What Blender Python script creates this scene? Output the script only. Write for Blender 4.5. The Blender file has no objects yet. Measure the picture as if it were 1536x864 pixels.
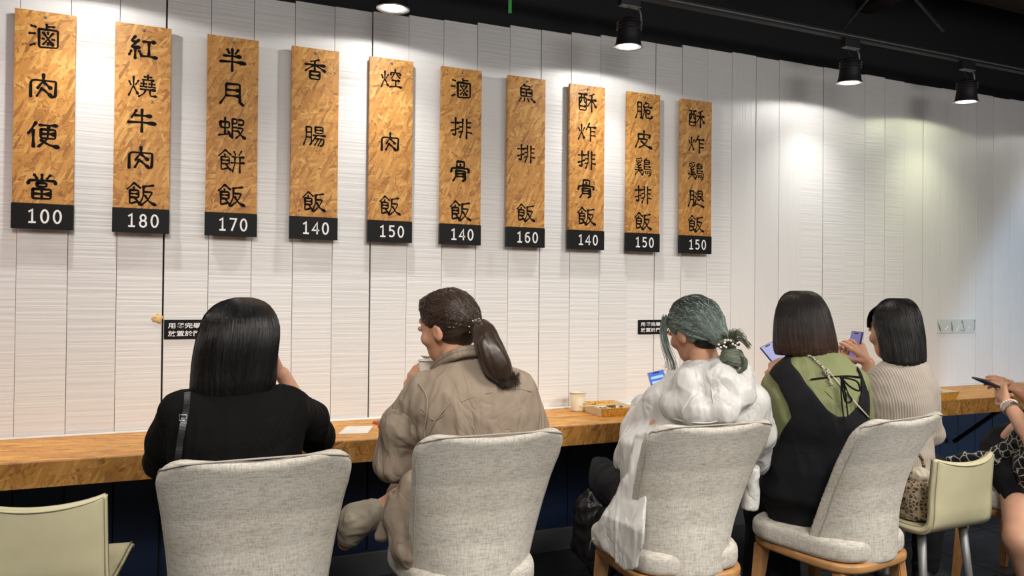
import bpy, bmesh, math, random
import numpy as np
from mathutils import Vector, Matrix

# ------------------------------------------------------------------ camera
SC = bpy.context.scene
COL = SC.collection
FPX = 1109.0                                   # focal length of a 1536 px wide picture
CAM = np.array([0.0, -3.466, 1.33])
_y, _p, _r = math.radians(23), math.radians(0.517), math.radians(0.573)
FWD = np.array([math.sin(_y)*math.cos(_p), math.cos(_y)*math.cos(_p), math.sin(_p)])
_r0 = np.array([math.cos(_y), -math.sin(_y), 0.0]); _u0 = np.cross(_r0, FWD)
RGT = _r0*math.cos(_r)+_u0*math.sin(_r); UPV = -_r0*math.sin(_r)+_u0*math.cos(_r)
cd = bpy.data.cameras.new('camera'); cam = bpy.data.objects.new('camera', cd); COL.objects.link(cam)
cd.sensor_fit = 'HORIZONTAL'; cd.sensor_width = 36.0; cd.lens = 36.0*FPX/1536.0; cd.clip_start = 0.05; cd.clip_end = 60
cam.matrix_world = Matrix(((RGT[0], UPV[0], -FWD[0], CAM[0]), (RGT[1], UPV[1], -FWD[1], CAM[1]), (RGT[2], UPV[2], -FWD[2], CAM[2]), (0, 0, 0, 1)))
SC.camera = cam
# ------------------------------------------------------------------ world, exposure, large lights
SC.view_settings.view_transform = 'Standard'; SC.view_settings.look = 'None'
SC.view_settings.gamma = 1; SC.view_settings.use_curve_mapping = False
SC.view_settings.exposure = 0.0
w = bpy.data.worlds.new('room_air'); SC.world = w; w.use_nodes = True
w.node_tree.nodes['Background'].inputs[0].default_value = (0.72, 0.76, 0.80, 1); w.node_tree.nodes['Background'].inputs[1].default_value = 0.10

def area(name, loc, target, sx, sy, power, color):
    l = bpy.data.lights.new(name, 'AREA'); l.shape = 'RECTANGLE'; l.size = sx; l.size_y = sy; l.energy = power; l.color = color
    o = bpy.data.objects.new(name, l); COL.objects.link(o); o.location = loc
    o.rotation_euler = (Vector(target)-Vector(loc)).to_track_quat('-Z', 'Y').to_euler()
    return o
def spot(name, loc, target, power, color, size, blend, radius=0.03):
    l = bpy.data.lights.new(name, 'SPOT'); l.energy = power; l.color = color; l.spot_size = math.radians(size); l.spot_blend = blend; l.shadow_soft_size = radius
    o = bpy.data.objects.new(name, l); COL.objects.link(o); o.location = loc
    o.rotation_euler = (Vector(target)-Vector(loc)).to_track_quat('-Z', 'Y').to_euler()
    return o
for _x in (-0.4, 1.5, 3.4): spot('ceiling_downlight', (_x, -3.45, 2.95), (_x+0.05, -2.0, 0.5), 195, (1.0, 0.93, 0.84), 98, 0.6, 0.30)
area('ceiling_panel_light', (0.4, -4.8, 2.98), (0.6, -1.5, 0.9), 2.6, 0.9, 44, (1.0, 0.95, 0.90))
area('ceiling_panel_light', (4.0, -4.6, 2.98), (3.4, -1.2, 0.9), 2.6, 0.9, 44, (1.0, 0.96, 0.92))
spot('doorway_daylight', (7.6, -4.5, 1.4), (7.8, 0.0, 0.1), 300, (0.50, 0.73, 1.0), 77, 0.14, 0.08)
spot('red_shop_sign_glow', (-1.9, -0.9, 2.0), (-0.9, 0.0, 1.7), 14, (1.0, 0.42, 0.40), 110, 1.0, 0.3)

# ------------------------------------------------------------------ object helpers
def mesh_obj(name, verts, faces, mat=None, parent=None, smooth=True, link=True):
    me = bpy.data.meshes.new(name)
    me.from_pydata([tuple(map(float, v)) for v in verts], [], [tuple(map(int, f)) for f in faces]); me.update()
    if smooth: me.polygons.foreach_set('use_smooth', [True]*len(me.polygons))
    o = bpy.data.objects.new(name, me)
    if mat: me.materials.append(mat)
    if link: COL.objects.link(o)
    if parent: o.parent = parent
    return o
def big_mesh(name, V, F, mat=None, parent=None):
    me = bpy.data.meshes.new(name); n = len(F); k = F.shape[1]
    me.vertices.add(len(V)); me.vertices.foreach_set('co', np.asarray(V, np.float32).ravel())
    me.loops.add(n*k); me.loops.foreach_set('vertex_index', np.asarray(F, np.int32).ravel())
    me.polygons.add(n); me.polygons.foreach_set('loop_start', np.arange(0, n*k, k, dtype=np.int32))
    me.polygons.foreach_set('loop_total', np.full(n, k, np.int32)); me.polygons.foreach_set('use_smooth', np.ones(n, bool))
    me.update(); me.validate()
    o = bpy.data.objects.new(name, me); COL.objects.link(o)
    if mat: me.materials.append(mat)
    if parent: o.parent = parent
    return o
def from_bm(name, bm, mat=None, parent=None, smooth=False):
    me = bpy.data.meshes.new(name); bm.to_mesh(me); bm.free()
    if smooth: me.polygons.foreach_set('use_smooth', [True]*len(me.polygons))
    o = bpy.data.objects.new(name, me); COL.objects.link(o)
    if mat: me.materials.append(mat)
    if parent: o.parent = parent
    return o
def thing(name, label, cat, loc=(0, 0, 0), rz=0.0, group=None):
    o = bpy.data.objects.new(name, None); COL.objects.link(o); o.empty_display_size = 0.1
    o.location = loc; o.rotation_euler = (0, 0, rz); o['label'] = label; o['category'] = cat
    if group: o['group'] = group
    return o
def tag(o, label, cat, group=None):
    o['label'] = label; o['category'] = cat
    if group: o['group'] = group
    return o
def struct(o): o['kind'] = 'structure'; return o
def box_bm(bm, x0, x1, y0, y1, z0, z1, bev=0.0, M=None):
    r = bmesh.ops.create_cube(bm, size=1.0); vs = r['verts']
    for v in vs: v.co = Vector(((x0+x1)/2+v.co.x*(x1-x0), (y0+y1)/2+v.co.y*(y1-y0), (z0+z1)/2+v.co.z*(z1-z0)))
    if bev > 0:
        es = list({e for v in vs for e in v.link_edges}); rr = bmesh.ops.bevel(bm, geom=es, offset=bev, segments=2, affect='EDGES', profile=0.6); vs = list({v for f in rr['faces'] for v in f.verts} | {v for v in vs if v.is_valid})
    if M is not None:
        for v in vs: v.co = M @ v.co
    return bm
def box(name, dims, mat, parent=None, bev=0.0, M=None, smooth=False):
    return from_bm(name, box_bm(bmesh.new(), *dims, bev=bev, M=M), mat, parent, smooth)
def tube_data(pts, rad, sides=8, closed=False, caps=True):
    P = np.asarray(pts, float); n = len(P); rad = np.broadcast_to(np.asarray(rad, float), (n,))
    T = np.gradient(P, axis=0)
    if closed: T = np.roll(P, -1, 0)-np.roll(P, 1, 0)
    T /= np.linalg.norm(T, axis=1)[:, None]+1e-12
    up = np.array([0, 0, 1.0]) if abs(T[0][2]) < 0.9 else np.array([1.0, 0, 0])
    Nn = np.cross(T[0], up); Nn /= np.linalg.norm(Nn); V = []
    for i in range(n):
        Nn = Nn-T[i]*np.dot(Nn, T[i]); Nn /= np.linalg.norm(Nn)+1e-12; B = np.cross(T[i], Nn)
        for j in range(sides):
            a = 2*math.pi*j/sides; V.append(P[i]+rad[i]*(math.cos(a)*Nn+math.sin(a)*B))
    F = []
    for i in range(n if closed else n-1):
        for j in range(sides):
            a = i*sides+j; b = i*sides+(j+1) % sides; c = ((i+1) % n)*sides+(j+1) % sides; d = ((i+1) % n)*sides+j
            F.append((a, b, c, d))
    if caps and not closed:
        F.append(tuple(range(sides))[::-1]); F.append(tuple((n-1)*sides+j for j in range(sides)))
    return V, F
def tube(name, pts, rad, mat, parent=None, sides=8, closed=False):
    V, F = tube_data(pts, rad, sides, closed); return mesh_obj(name, V, F, mat, parent)
def tubes(name, lst, mat, parent=None, sides=6):
    VV, FF = [], []
    for pts, rad in lst:
        V, F = tube_data(pts, rad, sides); o = len(VV); VV += V; FF += [tuple(o+i for i in f) for f in F]
    return mesh_obj(name, VV, FF, mat, parent)
def lathe(name, prof, mat, parent=None, seg=32, M=None):
    V, F = [], []; n = len(prof)
    for i in range(seg):
        a = 2*math.pi*i/seg
        for r_, z_ in prof: V.append(Vector((r_*math.cos(a), r_*math.sin(a), z_)))
    if M is not None: V = [M @ v for v in V]
    for i in range(seg):
        for j in range(n-1):
            a = i*n+j; b = ((i+1) % seg)*n+j; F.append((a, b, b+1, a+1))
    return mesh_obj(name, V, F, mat, parent)
def catmull(P, m=8, closed=False):
    P = [np.asarray(p, float) for p in P]
    if len(P) < 3: return [P[0]+(P[-1]-P[0])*t/m for t in range(m+1)]
    out = []; n = len(P)
    for i in range(n-1):
        p0 = P[max(i-1, 0)]; p1 = P[i]; p2 = P[i+1]; p3 = P[min(i+2, n-1)]
        for k in range(m):
            t = k/m; out.append(0.5*((2*p1)+(-p0+p2)*t+(2*p0-5*p1+4*p2-p3)*t*t+(-p0+3*p1-3*p2+p3)*t**3))
    out.append(P[-1]); return out
def copy_tree(o, parent=None):
    c = o.copy(); COL.objects.link(c); c.parent = parent
    for ch in o.children: copy_tree(ch, c)
    return c

# ------------------------------------------------------------------ signed-distance modelling
_rng = np.random.RandomState(7); _LAT = _rng.rand(32, 32, 32).astype(np.float32)*2-1
def vnoise(X, Y, Z):
    xi, yi, zi = np.floor(X).astype(int), np.floor(Y).astype(int), np.floor(Z).astype(int)
    fx, fy, fz = X-xi, Y-yi, Z-zi; fx = fx*fx*(3-2*fx); fy = fy*fy*(3-2*fy); fz = fz*fz*(3-2*fz)
    L = lambda a, b, c: _LAT[(xi+a) & 31, (yi+b) & 31, (zi+c) & 31]
    x00 = L(0, 0, 0)*(1-fx)+L(1, 0, 0)*fx; x10 = L(0, 1, 0)*(1-fx)+L(1, 1, 0)*fx
    x01 = L(0, 0, 1)*(1-fx)+L(1, 0, 1)*fx; x11 = L(0, 1, 1)*(1-fx)+L(1, 1, 1)*fx
    return (x00*(1-fy)+x10*fy)*(1-fz)+(x01*(1-fy)+x11*fy)*fz
def smin(a, b, k):
    h = np.clip(0.5+0.5*(b-a)/k, 0, 1); return b*(1-h)+a*h-k*h*(1-h)
def smax(a, b, k): return -smin(-a, -b, k)
def cone(a, b, ra, rb):
    a = np.asarray(a, float); b = np.asarray(b, float); ab = b-a; L2 = float(ab@ab)+1e-9
    def f(P):
        t = np.clip(((P-a)@ab)/L2, 0, 1); return np.linalg.norm(P-a-t[:, None]*ab, axis=1)-(ra+(rb-ra)*t)
    return f
def near(f, c, R):
    """evaluate f only inside a sphere that holds the whole shape with room to spare"""
    c = np.asarray(c, float)
    def g(P):
        d = np.linalg.norm(P-c, axis=1); m = d < R; out = d-R+0.05; out = np.maximum(out, 0.05)
        if m.any(): out[m] = f(P[m])
        return out
    return g
def chain(pts, rads, k=0.01):
    fs = [cone(pts[i], pts[i+1], rads[i], rads[i+1]) for i in range(len(pts)-1)]
    return union(fs, k)
def ell(c, r, R=None):
    c = np.asarray(c, float); r = np.asarray(r, float); m = r.min()
    def f(P):
        q = P-c
        if R is not None: q = q@R                 # columns of R are the local axes
        q = q/r; n = np.linalg.norm(q, axis=1); return (n-1)*np.maximum(m, 0.0)*1.0
    return f
def union(fs, k=0.01):
    def f(P):
        d = fs[0](P)
        for g in fs[1:]: d = smin(d, g(P), k)
        return d
    return f
def cut(f0, g0, k=0.006): return lambda P: smax(f0(P), -g0(P), k)
def loft(rows, n=2.3, cap=0.02, lo=None, hi=None):
    """rows: (z, x-centre, half width, y-centre, half depth)"""
    R = np.array(sorted(rows), float); zz = np.linspace(R[0, 0], R[-1, 0], 90)
    Q = np.stack([np.interp(zz, R[:, 0], R[:, i]) for i in range(1, 5)])
    ker = np.array([1, 2, 3, 2, 1.0]); ker /= ker.sum()
    for i in range(4): Q[i] = np.convolve(np.pad(Q[i], 2, mode='edge'), ker, 'valid')
    z0, z1 = R[0, 0], R[-1, 0]
    def f(P):
        z = P[:, 2]; a = np.interp(z, zz, Q[0]); w_ = np.interp(z, zz, Q[1]); b = np.interp(z, zz, Q[2]); d = np.interp(z, zz, Q[3])
        v = ((np.abs(P[:, 0]-a)/w_)**n+(np.abs(P[:, 1]-b)/d)**n)**(1/n)
        return smax((v-1)*np.minimum(w_, d), np.maximum(z-z1, z0-z), cap)
    f.zz, f.Q = zz, Q
    return f
def rows_of(lf, z): return [np.interp(z, lf.zz, lf.Q[i]) for i in range(4)]
def poly2d(poly):
    pg = np.asarray(poly, float)
    def f(x, y):
        d = np.full(x.shape, 1e9); s = np.ones(x.shape); n = len(pg)
        for i in range(n):
            a = pg[i]; b = pg[i-1]; e = b-a; wx, wy = x-a[0], y-a[1]
            t = np.clip((wx*e[0]+wy*e[1])/(e@e), 0, 1); d = np.minimum(d, (wx-e[0]*t)**2+(wy-e[1]*t)**2)
            c1 = y >= a[1]; c2 = y < b[1]; c3 = e[0]*wy > e[1]*wx
            flip = (c1 & c2 & c3) | (~c1 & ~c2 & ~c3); s = np.where(flip, -s, s)
        return s*np.sqrt(d)
    return f
def wrinkles(f, amp, fr=(14, 14, 9), seed=0.0, ridge=True):
    def g(P):
        d = f(P); X = P[:, 0]*fr[0]+seed; Y = P[:, 1]*fr[1]+seed*1.7; Z = P[:, 2]*fr[2]+seed*0.6
        wx = vnoise(X*0.6+9, Y*0.6, Z*0.6)*1.3
        n1 = vnoise(X+wx, Y+wx, Z-wx); n2 = vnoise(X*2.1+5+wx, Y*2.1, Z*2.1+wx)
        if ridge: n1 = 1-2*np.abs(n1)**0.8; n2 = 1-2*np.abs(n2)
        return d-amp*(n1*0.7+n2*0.35)
    return g
def polygonize(f, lo, hi, h):
    lo = np.asarray(lo, float); hi = np.asarray(hi, float); B = 8
    nb = np.ceil((hi-lo)/(h*B)).astype(int); n = nb*B+1
    V = np.ones(tuple(n), np.float32)
    bi = np.stack(np.meshgrid(*[np.arange(k) for k in nb], indexing='ij'), -1).reshape(-1, 3)
    cen = lo+(bi+0.5)*B*h; v = f(cen); act = np.abs(v) < B*h*1.9
    ins = (~act) & (v < 0)
    for b in bi[ins]: V[b[0]*B:b[0]*B+B+1, b[1]*B:b[1]*B+B+1, b[2]*B:b[2]*B+B+1] = -1
    g = np.stack(np.meshgrid(*[np.arange(B+1)]*3, indexing='ij'), -1).reshape(-1, 3)
    A = bi[act]
    for s in range(0, len(A), 400):
        ch = A[s:s+400]; idx = (ch[:, None, :]*B+g[None]).reshape(-1, 3); V[idx[:, 0], idx[:, 1], idx[:, 2]] = f(lo+idx*h)
    V[0] = V[-1] = 1; V[:, 0] = V[:, -1] = 1; V[:, :, 0] = V[:, :, -1] = 1
    S = V < 0
    c = S[:-1, :-1, :-1]; sm = c.astype(np.int8)
    sl = lambda k: slice(1, None) if k else slice(None, -1)
    for i in range(1, 8): sm = sm+S[sl(i & 1), sl(i >> 1 & 1), sl(i >> 2 & 1)]
    ci = np.argwhere((sm > 0) & (sm < 8)); idm = np.full(sm.shape, -1, np.int32); idm[ci[:, 0], ci[:, 1], ci[:, 2]] = np.arange(len(ci))
    acc = np.zeros((len(ci), 3)); cnt = np.zeros(len(ci))
    for ax in range(3):
        for u in (0, 1):
            for w_ in (0, 1):
                o1 = [0, 0, 0]; oth = [k for k in range(3) if k != ax]; o1[oth[0]] = u; o1[oth[1]] = w_; o2 = list(o1); o2[ax] = 1
                p = ci+o1; q = ci+o2; a = V[p[:, 0], p[:, 1], p[:, 2]]; b = V[q[:, 0], q[:, 1], q[:, 2]]
                m = (a < 0) != (b < 0); t = np.where(m, a/np.where(m, a-b, 1), 0)
                pt = p.astype(float); pt[:, ax] += t; acc[m] += pt[m]; cnt[m] += 1
    P = lo+acc/cnt[:, None]*h; F = []
    for ax in range(3):
        o = [k for k in range(3) if k != ax]
        s1 = [slice(None)]*3; s2 = [slice(None)]*3; s1[ax] = slice(None, -1); s2[ax] = slice(1, None)
        d = S[tuple(s1)] != S[tuple(s2)]; e = np.argwhere(d)
        e = e[(e[:, o[0]] > 0) & (e[:, o[1]] > 0) & (e[:, o[0]] < n[o[0]]-1) & (e[:, o[1]] < n[o[1]]-1)]
        inside = S[e[:, 0], e[:, 1], e[:, 2]]
        q = []
        for du, dv in ((1, 1), (0, 1), (0, 0), (1, 0)):
            c_ = e.copy(); c_[:, o[0]] -= du; c_[:, o[1]] -= dv; q.append(idm[c_[:, 0], c_[:, 1], c_[:, 2]])
        q = np.stack(q, 1); fl = inside if ax != 1 else ~inside
        q[~fl] = q[~fl][:, ::-1]; F.append(q)
    F = np.concatenate(F); F = F[(F >= 0).all(1)]
    return P, F
def sdf_obj(name, f, lo, hi, h, mat, parent=None):
    P, F = polygonize(f, lo, hi, h); return big_mesh(name, P, F, mat, parent)
# ------------------------------------------------------------------ materials
class NT:
    def __init__(s, name):
        s.m = bpy.data.materials.new(name); s.m.use_nodes = True; s.t = s.m.node_tree; s.b = s.t.nodes['Principled BSDF']
    def n(s, typ, **kw):
        x = s.t.nodes.new(typ)
        for k, v in kw.items():
            if k.startswith('i_'):
                key = k[2:]; key = int(key) if key.isdigit() else key.replace('_', ' ')
                if hasattr(v, 'is_output') or isinstance(v, bpy.types.NodeSocket): s.t.links.new(v, x.inputs[key])
                else: x.inputs[key].default_value = v
            else: setattr(x, k, v)
        return x
    def l(s, a, b): s.t.links.new(a, b)
    def coord(s, kind='Object', scale=(1, 1, 1), rot=(0, 0, 0), loc=(0, 0, 0)):
        tc = s.n('ShaderNodeTexCoord'); mp = s.n('ShaderNodeMapping'); s.l(tc.outputs[kind], mp.inputs[0])
        mp.inputs['Scale'].default_value = scale; mp.inputs['Rotation'].default_value = rot; mp.inputs['Location'].default_value = loc
        return mp.outputs[0]
    def noise(s, co, scale, detail=3, rough=0.5):
        x = s.n('ShaderNodeTexNoise'); s.l(co, x.inputs['Vector']); x.inputs['Scale'].default_value = scale; x.inputs['Detail'].default_value = detail; x.inputs['Roughness'].default_value = rough
        return x.outputs['Fac']
    def ramp(s, fac, stops):
        x = s.n('ShaderNodeValToRGB'); s.l(fac, x.inputs[0]); e = x.color_ramp.elements
        while len(e) < len(stops): e.new(0.5)
        for i, (p, c) in enumerate(stops):
            e[i].position = p; e[i].color = (*c, 1) if len(c) == 3 else c
        return x.outputs[0]
    def mix(s, fac, a, b, mode='MIX'):
        x = s.n('ShaderNodeMix', data_type='RGBA', blend_type=mode)
        for v, i in ((fac, 0), (a, 6), (b, 7)):
            if isinstance(v, bpy.types.NodeSocket): s.l(v, x.inputs[i])
            else: x.inputs[i].default_value = v if i == 0 else (*v, 1)
        return x.outputs[2]
    def math(s, op, a, b=0.0):
        x = s.n('ShaderNodeMath', operation=op)
        for v, i in ((a, 0), (b, 1)):
            if isinstance(v, bpy.types.NodeSocket): s.l(v, x.inputs[i])
            else: x.inputs[i].default_value = v
        return x.outputs[0]
    def bump(s, h, strength=0.3, dist=0.002):
        x = s.n('ShaderNodeBump'); s.l(h, x.inputs['Height']); x.inputs['Strength'].default_value = strength; x.inputs['Distance'].default_value = dist
        s.l(x.outputs[0], s.b.inputs['Normal']); return x
    def base(s, c):
        if isinstance(c, bpy.types.NodeSocket): s.l(c, s.b.inputs['Base Color'])
        else: s.b.inputs['Base Color'].default_value = (*c, 1)
def simple(name, col, rough=0.6, metal=0.0, spec=0.5, var=0.08, vscale=12, bump=0.0, bscale=60, coat=0.0, sss=0.0, sheen=0.0, trans=0.0, alpha=1.0):
    m = NT(name); co = m.coord()
    n = m.noise(co, vscale, 4); m.base(m.ramp(n, [(0.3, tuple(c*(1-var) for c in col)), (0.7, tuple(min(1, c*(1+var)) for c in col))]))
    m.b.inputs['Roughness'].default_value = rough; m.b.inputs['Metallic'].default_value = metal; m.b.inputs['Specular IOR Level'].default_value = spec
    m.b.inputs['Coat Weight'].default_value = coat
    m.b.inputs['Transmission Weight'].default_value = trans; m.b.inputs['Alpha'].default_value = alpha
    if sheen: m.b.inputs['Sheen Weight'].default_value = sheen
    if sss:
        m.b.inputs['Subsurface Weight'].default_value = sss; m.b.inputs['Subsurface Radius'].default_value = (0.02, 0.008, 0.004); m.b.inputs['Subsurface Scale'].default_value = 0.5
    if bump: m.bump(m.noise(co, bscale, 4), bump, 0.002)
    return m.m
def emit(name, col, st):
    m = NT(name); m.base((0, 0, 0)); m.b.inputs['Emission Color'].default_value = (*col, 1); m.b.inputs['Emission Strength'].default_value = st; return m.m

def osb_mat(name, plane='xz', tint=1.0, sat=0.0):
    """oriented strand board: three layers of stretched flakes turned to different angles"""
    m = NT(name); tc = m.n('ShaderNodeTexCoord'); oi = m.n('ShaderNodeObjectInfo')
    sep = m.n('ShaderNodeSeparateXYZ'); m.l(tc.outputs['Object'], sep.inputs[0])
    cb = m.n('ShaderNodeCombineXYZ'); m.l(sep.outputs[0], cb.inputs[0]); m.l(sep.outputs['Z' if plane == 'xz' else 'Y'], cb.inputs[1]); m.l(m.math('MULTIPLY', oi.outputs['Random'], 7.0), cb.inputs[2])
    warp = m.n('ShaderNodeTexNoise'); m.l(cb.outputs[0], warp.inputs['Vector']); warp.inputs['Scale'].default_value = 16; warp.inputs['Detail'].default_value = 2
    wv = m.n('ShaderNodeVectorMath', operation='SCALE'); m.l(warp.outputs['Color'], wv.inputs[0]); wv.inputs['Scale'].default_value = 0.016
    av = m.n('ShaderNodeVectorMath', operation='ADD'); m.l(cb.outputs[0], av.inputs[0]); m.l(wv.outputs[0], av.inputs[1])
    cols, hs = [], []
    pal = [(0.0, (0.30, 0.125, 0.028)), (0.12, (0.46, 0.205, 0.048)), (0.45, (0.56, 0.265, 0.068)), (0.8, (0.62, 0.315, 0.092)), (1.0, (0.72, 0.42, 0.15))]
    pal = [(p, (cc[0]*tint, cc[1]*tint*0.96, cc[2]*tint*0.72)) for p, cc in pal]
    if plane == 'xy': angs = [(0.1, 9, 66), (-0.35, 10, 70), (0.4, 9, 80), (-0.05, 8, 80), (0.2, 9, 70)]
    else: angs = [(0.55, 13, 72), (-0.85, 14, 80), (1.35, 12, 76), (-0.30, 15, 85), (2.0, 16, 90)]
    for i, (a, s1, s2) in enumerate(angs):
        mp = m.n('ShaderNodeMapping', vector_type='POINT'); m.l(av.outputs[0], mp.inputs[0]); mp.inputs['Rotation'].default_value = (0, 0, a); mp.inputs['Location'].default_value = (i*3.1, i*1.7, 0)
        m2 = m.n('ShaderNodeMapping'); m.l(mp.outputs[0], m2.inputs[0]); m2.inputs['Scale'].default_value = (s1, s2, 1)
        v = m.n('ShaderNodeTexVoronoi', feature='F1'); m.l(m2.outputs[0], v.inputs['Vector']); v.inputs['Scale'].default_value = 1.0
        sp = m.n('ShaderNodeSeparateColor'); m.l(v.outputs['Color'], sp.inputs[0])
        gr = m.n('ShaderNodeMapping'); m.l(mp.outputs[0], gr.inputs[0]); gr.inputs['Scale'].default_value = (20, 500, 1)
        g = m.noise(gr.outputs[0], 1.0, 2)
        val = m.math('ADD', sp.outputs[0], m.math('MULTIPLY', m.math('SUBTRACT', g, 0.5), 0.75))
        cols.append(m.ramp(val, pal)); hs.append((sp.outputs[1], sp.outputs[2], v.outputs['Distance']))
    c = cols[0]; h = hs[0][0]
    for i in (1, 2, 3, 4):
        f = m.math('GREATER_THAN', hs[i][0], 0.60); c = m.mix(f, c, cols[i])
        hm = m.n('ShaderNodeMix'); m.l(f, hm.inputs[0]); m.l(h, hm.inputs[2]); m.l(hs[i][1], hm.inputs[3]); h = hm.outputs[0]
    dk = m.ramp(m.noise(av.outputs[0], 60, 3, 0.6), [(0.60, (1, 1, 1)), (0.68, (0.35, 0.24, 0.14))]); c = m.mix(0.55, c, dk, 'MULTIPLY')
    m.base(c); m.b.inputs['Roughness'].default_value = 0.5; m.bump(h, 0.35, 0.001)
    return m.m
def plank_mat(name, vertical, col=(0.785, 0.785, 0.78), gloss=0.38):
    m = NT(name); oi = m.n('ShaderNodeObjectInfo'); tc = m.n('ShaderNodeTexCoord')
    ad = m.n('ShaderNodeVectorMath', operation='ADD'); cb = m.n('ShaderNodeCombineXYZ'); m.l(m.math('MULTIPLY', oi.outputs['Random'], 30.0), cb.inputs[2]); m.l(m.math('MULTIPLY', oi.outputs['Random'], 11.0), cb.inputs[0])
    m.l(tc.outputs['Object'], ad.inputs[0]); m.l(cb.outputs[0], ad.inputs[1]); co = ad.outputs[0]
    def mp(sc):
        x = m.n('ShaderNodeMapping'); m.l(co, x.inputs[0]); x.inputs['Scale'].default_value = sc; return x.outputs[0]
    if vertical:
        n1 = m.noise(mp((70, 5, 2.2)), 1.0, 4, 0.6); n2 = m.noise(mp((160, 5, 9)), 1.0, 2)
    else:
        n1 = m.noise(mp((1.3, 1, 72)), 1.0, 2, 0.5); n2 = m.noise(mp((10, 1, 160)), 1.0, 2)
    blob = m.noise(mp((9, 9, 9)), 1.0, 3)
    h = m.math('ADD', m.math('MULTIPLY', m.ramp(n1, [(0.38, (0, 0, 0)), (0.62, (1, 1, 1))]), 0.8), m.math('MULTIPLY', n2, 0.35)); h = m.math('ADD', h, m.math('MULTIPLY', blob, 0.25))
    tone = m.ramp(n1, [(0.3, (0.955, 0.95, 0.94)), (0.45, (1, 1, 1))])
    c = m.mix(1.0, col, tone, 'MULTIPLY')
    pv = m.math('ADD', m.math('MULTIPLY', oi.outputs['Random'], 0.07), 0.94)
    pc = m.n('ShaderNodeCombineXYZ'); [m.l(pv, pc.inputs[i]) for i in range(3)]
    c = m.mix(1.0, c, pc.outputs[0], 'MULTIPLY')
    sc_ = m.ramp(m.noise(mp((30, 5, 60)), 1.0, 4, 0.7), [(0.72, (1, 1, 1)), (0.78, (0.62, 0.52, 0.40))]); c = m.mix(0.45, c, sc_, 'MULTIPLY')
    m.base(c); m.b.inputs['Roughness'].default_value = gloss; m.bump(h, 0.42, 0.0022)
    return m.m
def linen_mat(name, col, stain=True):
    m = NT(name); co = m.coord()
    a = m.coord(scale=(260, 260, 36)); b = m.coord(scale=(36, 36, 260))
    na = m.noise(a, 1, 2); nb = m.noise(b, 1, 2); wv = m.math('MULTIPLY', m.math('ADD', na, nb), 0.5)
    c = m.ramp(wv, [(0.36, tuple(x*0.70 for x in col)), (0.5, col), (0.62, tuple(min(1, x*1.16) for x in col))])
    if stain:
        s = m.ramp(m.noise(co, 3.2, 4, 0.6), [(0.5, (1, 1, 1)), (0.75, (0.82, 0.78, 0.70))]); c = m.mix(0.8, c, s, 'MULTIPLY')
        oi = m.n('ShaderNodeObjectInfo'); ad = m.n('ShaderNodeVectorMath', operation='ADD'); m.l(co, ad.inputs[0]); m.l(oi.outputs['Random'], ad.inputs[1])
        s2 = m.ramp(m.noise(ad.outputs[0], 26, 3, 0.5), [(0.71, (1, 1, 1)), (0.78, (0.42, 0.36, 0.28))]); c = m.mix(0.55, c, s2, 'MULTIPLY')
    m.base(c); m.b.inputs['Roughness'].default_value = 0.88; m.b.inputs['Sheen Weight'].default_value = 0.15; m.bump(wv, 0.5, 0.001)
    return m.m
def hair_mat(name, root, tip=None, z0=0, z1=1, rough=0.34, spec=0.55, streak=None):
    """per-strand tint from the random-per-island value; the tips can be another colour"""
    m = NT(name); g = m.n('ShaderNodeNewGeometry'); rnd = g.outputs['Random Per Island']
    a = m.ramp(rnd, [(0.0, tuple(c*0.6 for c in root)), (1.0, tuple(c*1.5 for c in root))])
    if tip:
        tc = m.n('ShaderNodeTexCoord'); sp = m.n('ShaderNodeSeparateXYZ'); m.l(tc.outputs['Object'], sp.inputs[0])
        mr = m.n('ShaderNodeMapRange'); m.l(m.math('ADD', sp.outputs[2], m.math('MULTIPLY', rnd, 0.05)), mr.inputs[0]); mr.inputs[1].default_value = z0; mr.inputs[2].default_value = z1
        b = m.ramp(rnd, [(0.0, tuple(c*0.6 for c in tip)), (1.0, tuple(c*1.35 for c in tip))]); a = m.mix(mr.outputs[0], b, a)
    if streak:
        f = m.math('GREATER_THAN', rnd, 0.82); a = m.mix(f, a, streak)
    m.base(a); m.b.inputs['Roughness'].default_value = rough; m.b.inputs['Specular IOR Level'].default_value = spec
    co = m.coord(scale=(300, 300, 12)); m.bump(m.noise(co, 1, 2), 0.3, 0.001)
    return m.m
def cloth_mat(name, col, rough=0.85, bump=0.25, fr=420, sheen=0.0, spec=0.25, crease=0.5):
    m = NT(name); co = m.coord(); n = m.noise(co, 9, 3); f = m.noise(co, fr, 2)
    m.base(m.ramp(n, [(0.3, tuple(c*0.92 for c in col)), (0.7, tuple(min(1, c*1.06) for c in col))]))
    m.b.inputs['Roughness'].default_value = rough; m.b.inputs['Sheen Weight'].default_value = sheen; m.b.inputs['Specular IOR Level'].default_value = spec
    r_ = m.n('ShaderNodeTexNoise'); m.l(m.coord(scale=(1, 1, 0.6), rot=(0.3, 0.5, 0)), r_.inputs['Vector']); r_.inputs['Scale'].default_value = 6.5; r_.inputs['Detail'].default_value = 3; r_.inputs['Roughness'].default_value = 0.5; r_.inputs['Distortion'].default_value = 0.9
    v = m.math('MINIMUM', m.math('MULTIPLY', m.math('ABSOLUTE', m.math('SUBTRACT', r_.outputs['Fac'], 0.5)), 6.0), 1.0); v = m.math('POWER', v, 0.7)
    h = m.math('ADD', m.math('MULTIPLY', f, 0.02), m.math('MULTIPLY', v, crease)); m.bump(h, min(1.0, bump*2.0), 0.010); return m.m
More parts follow.
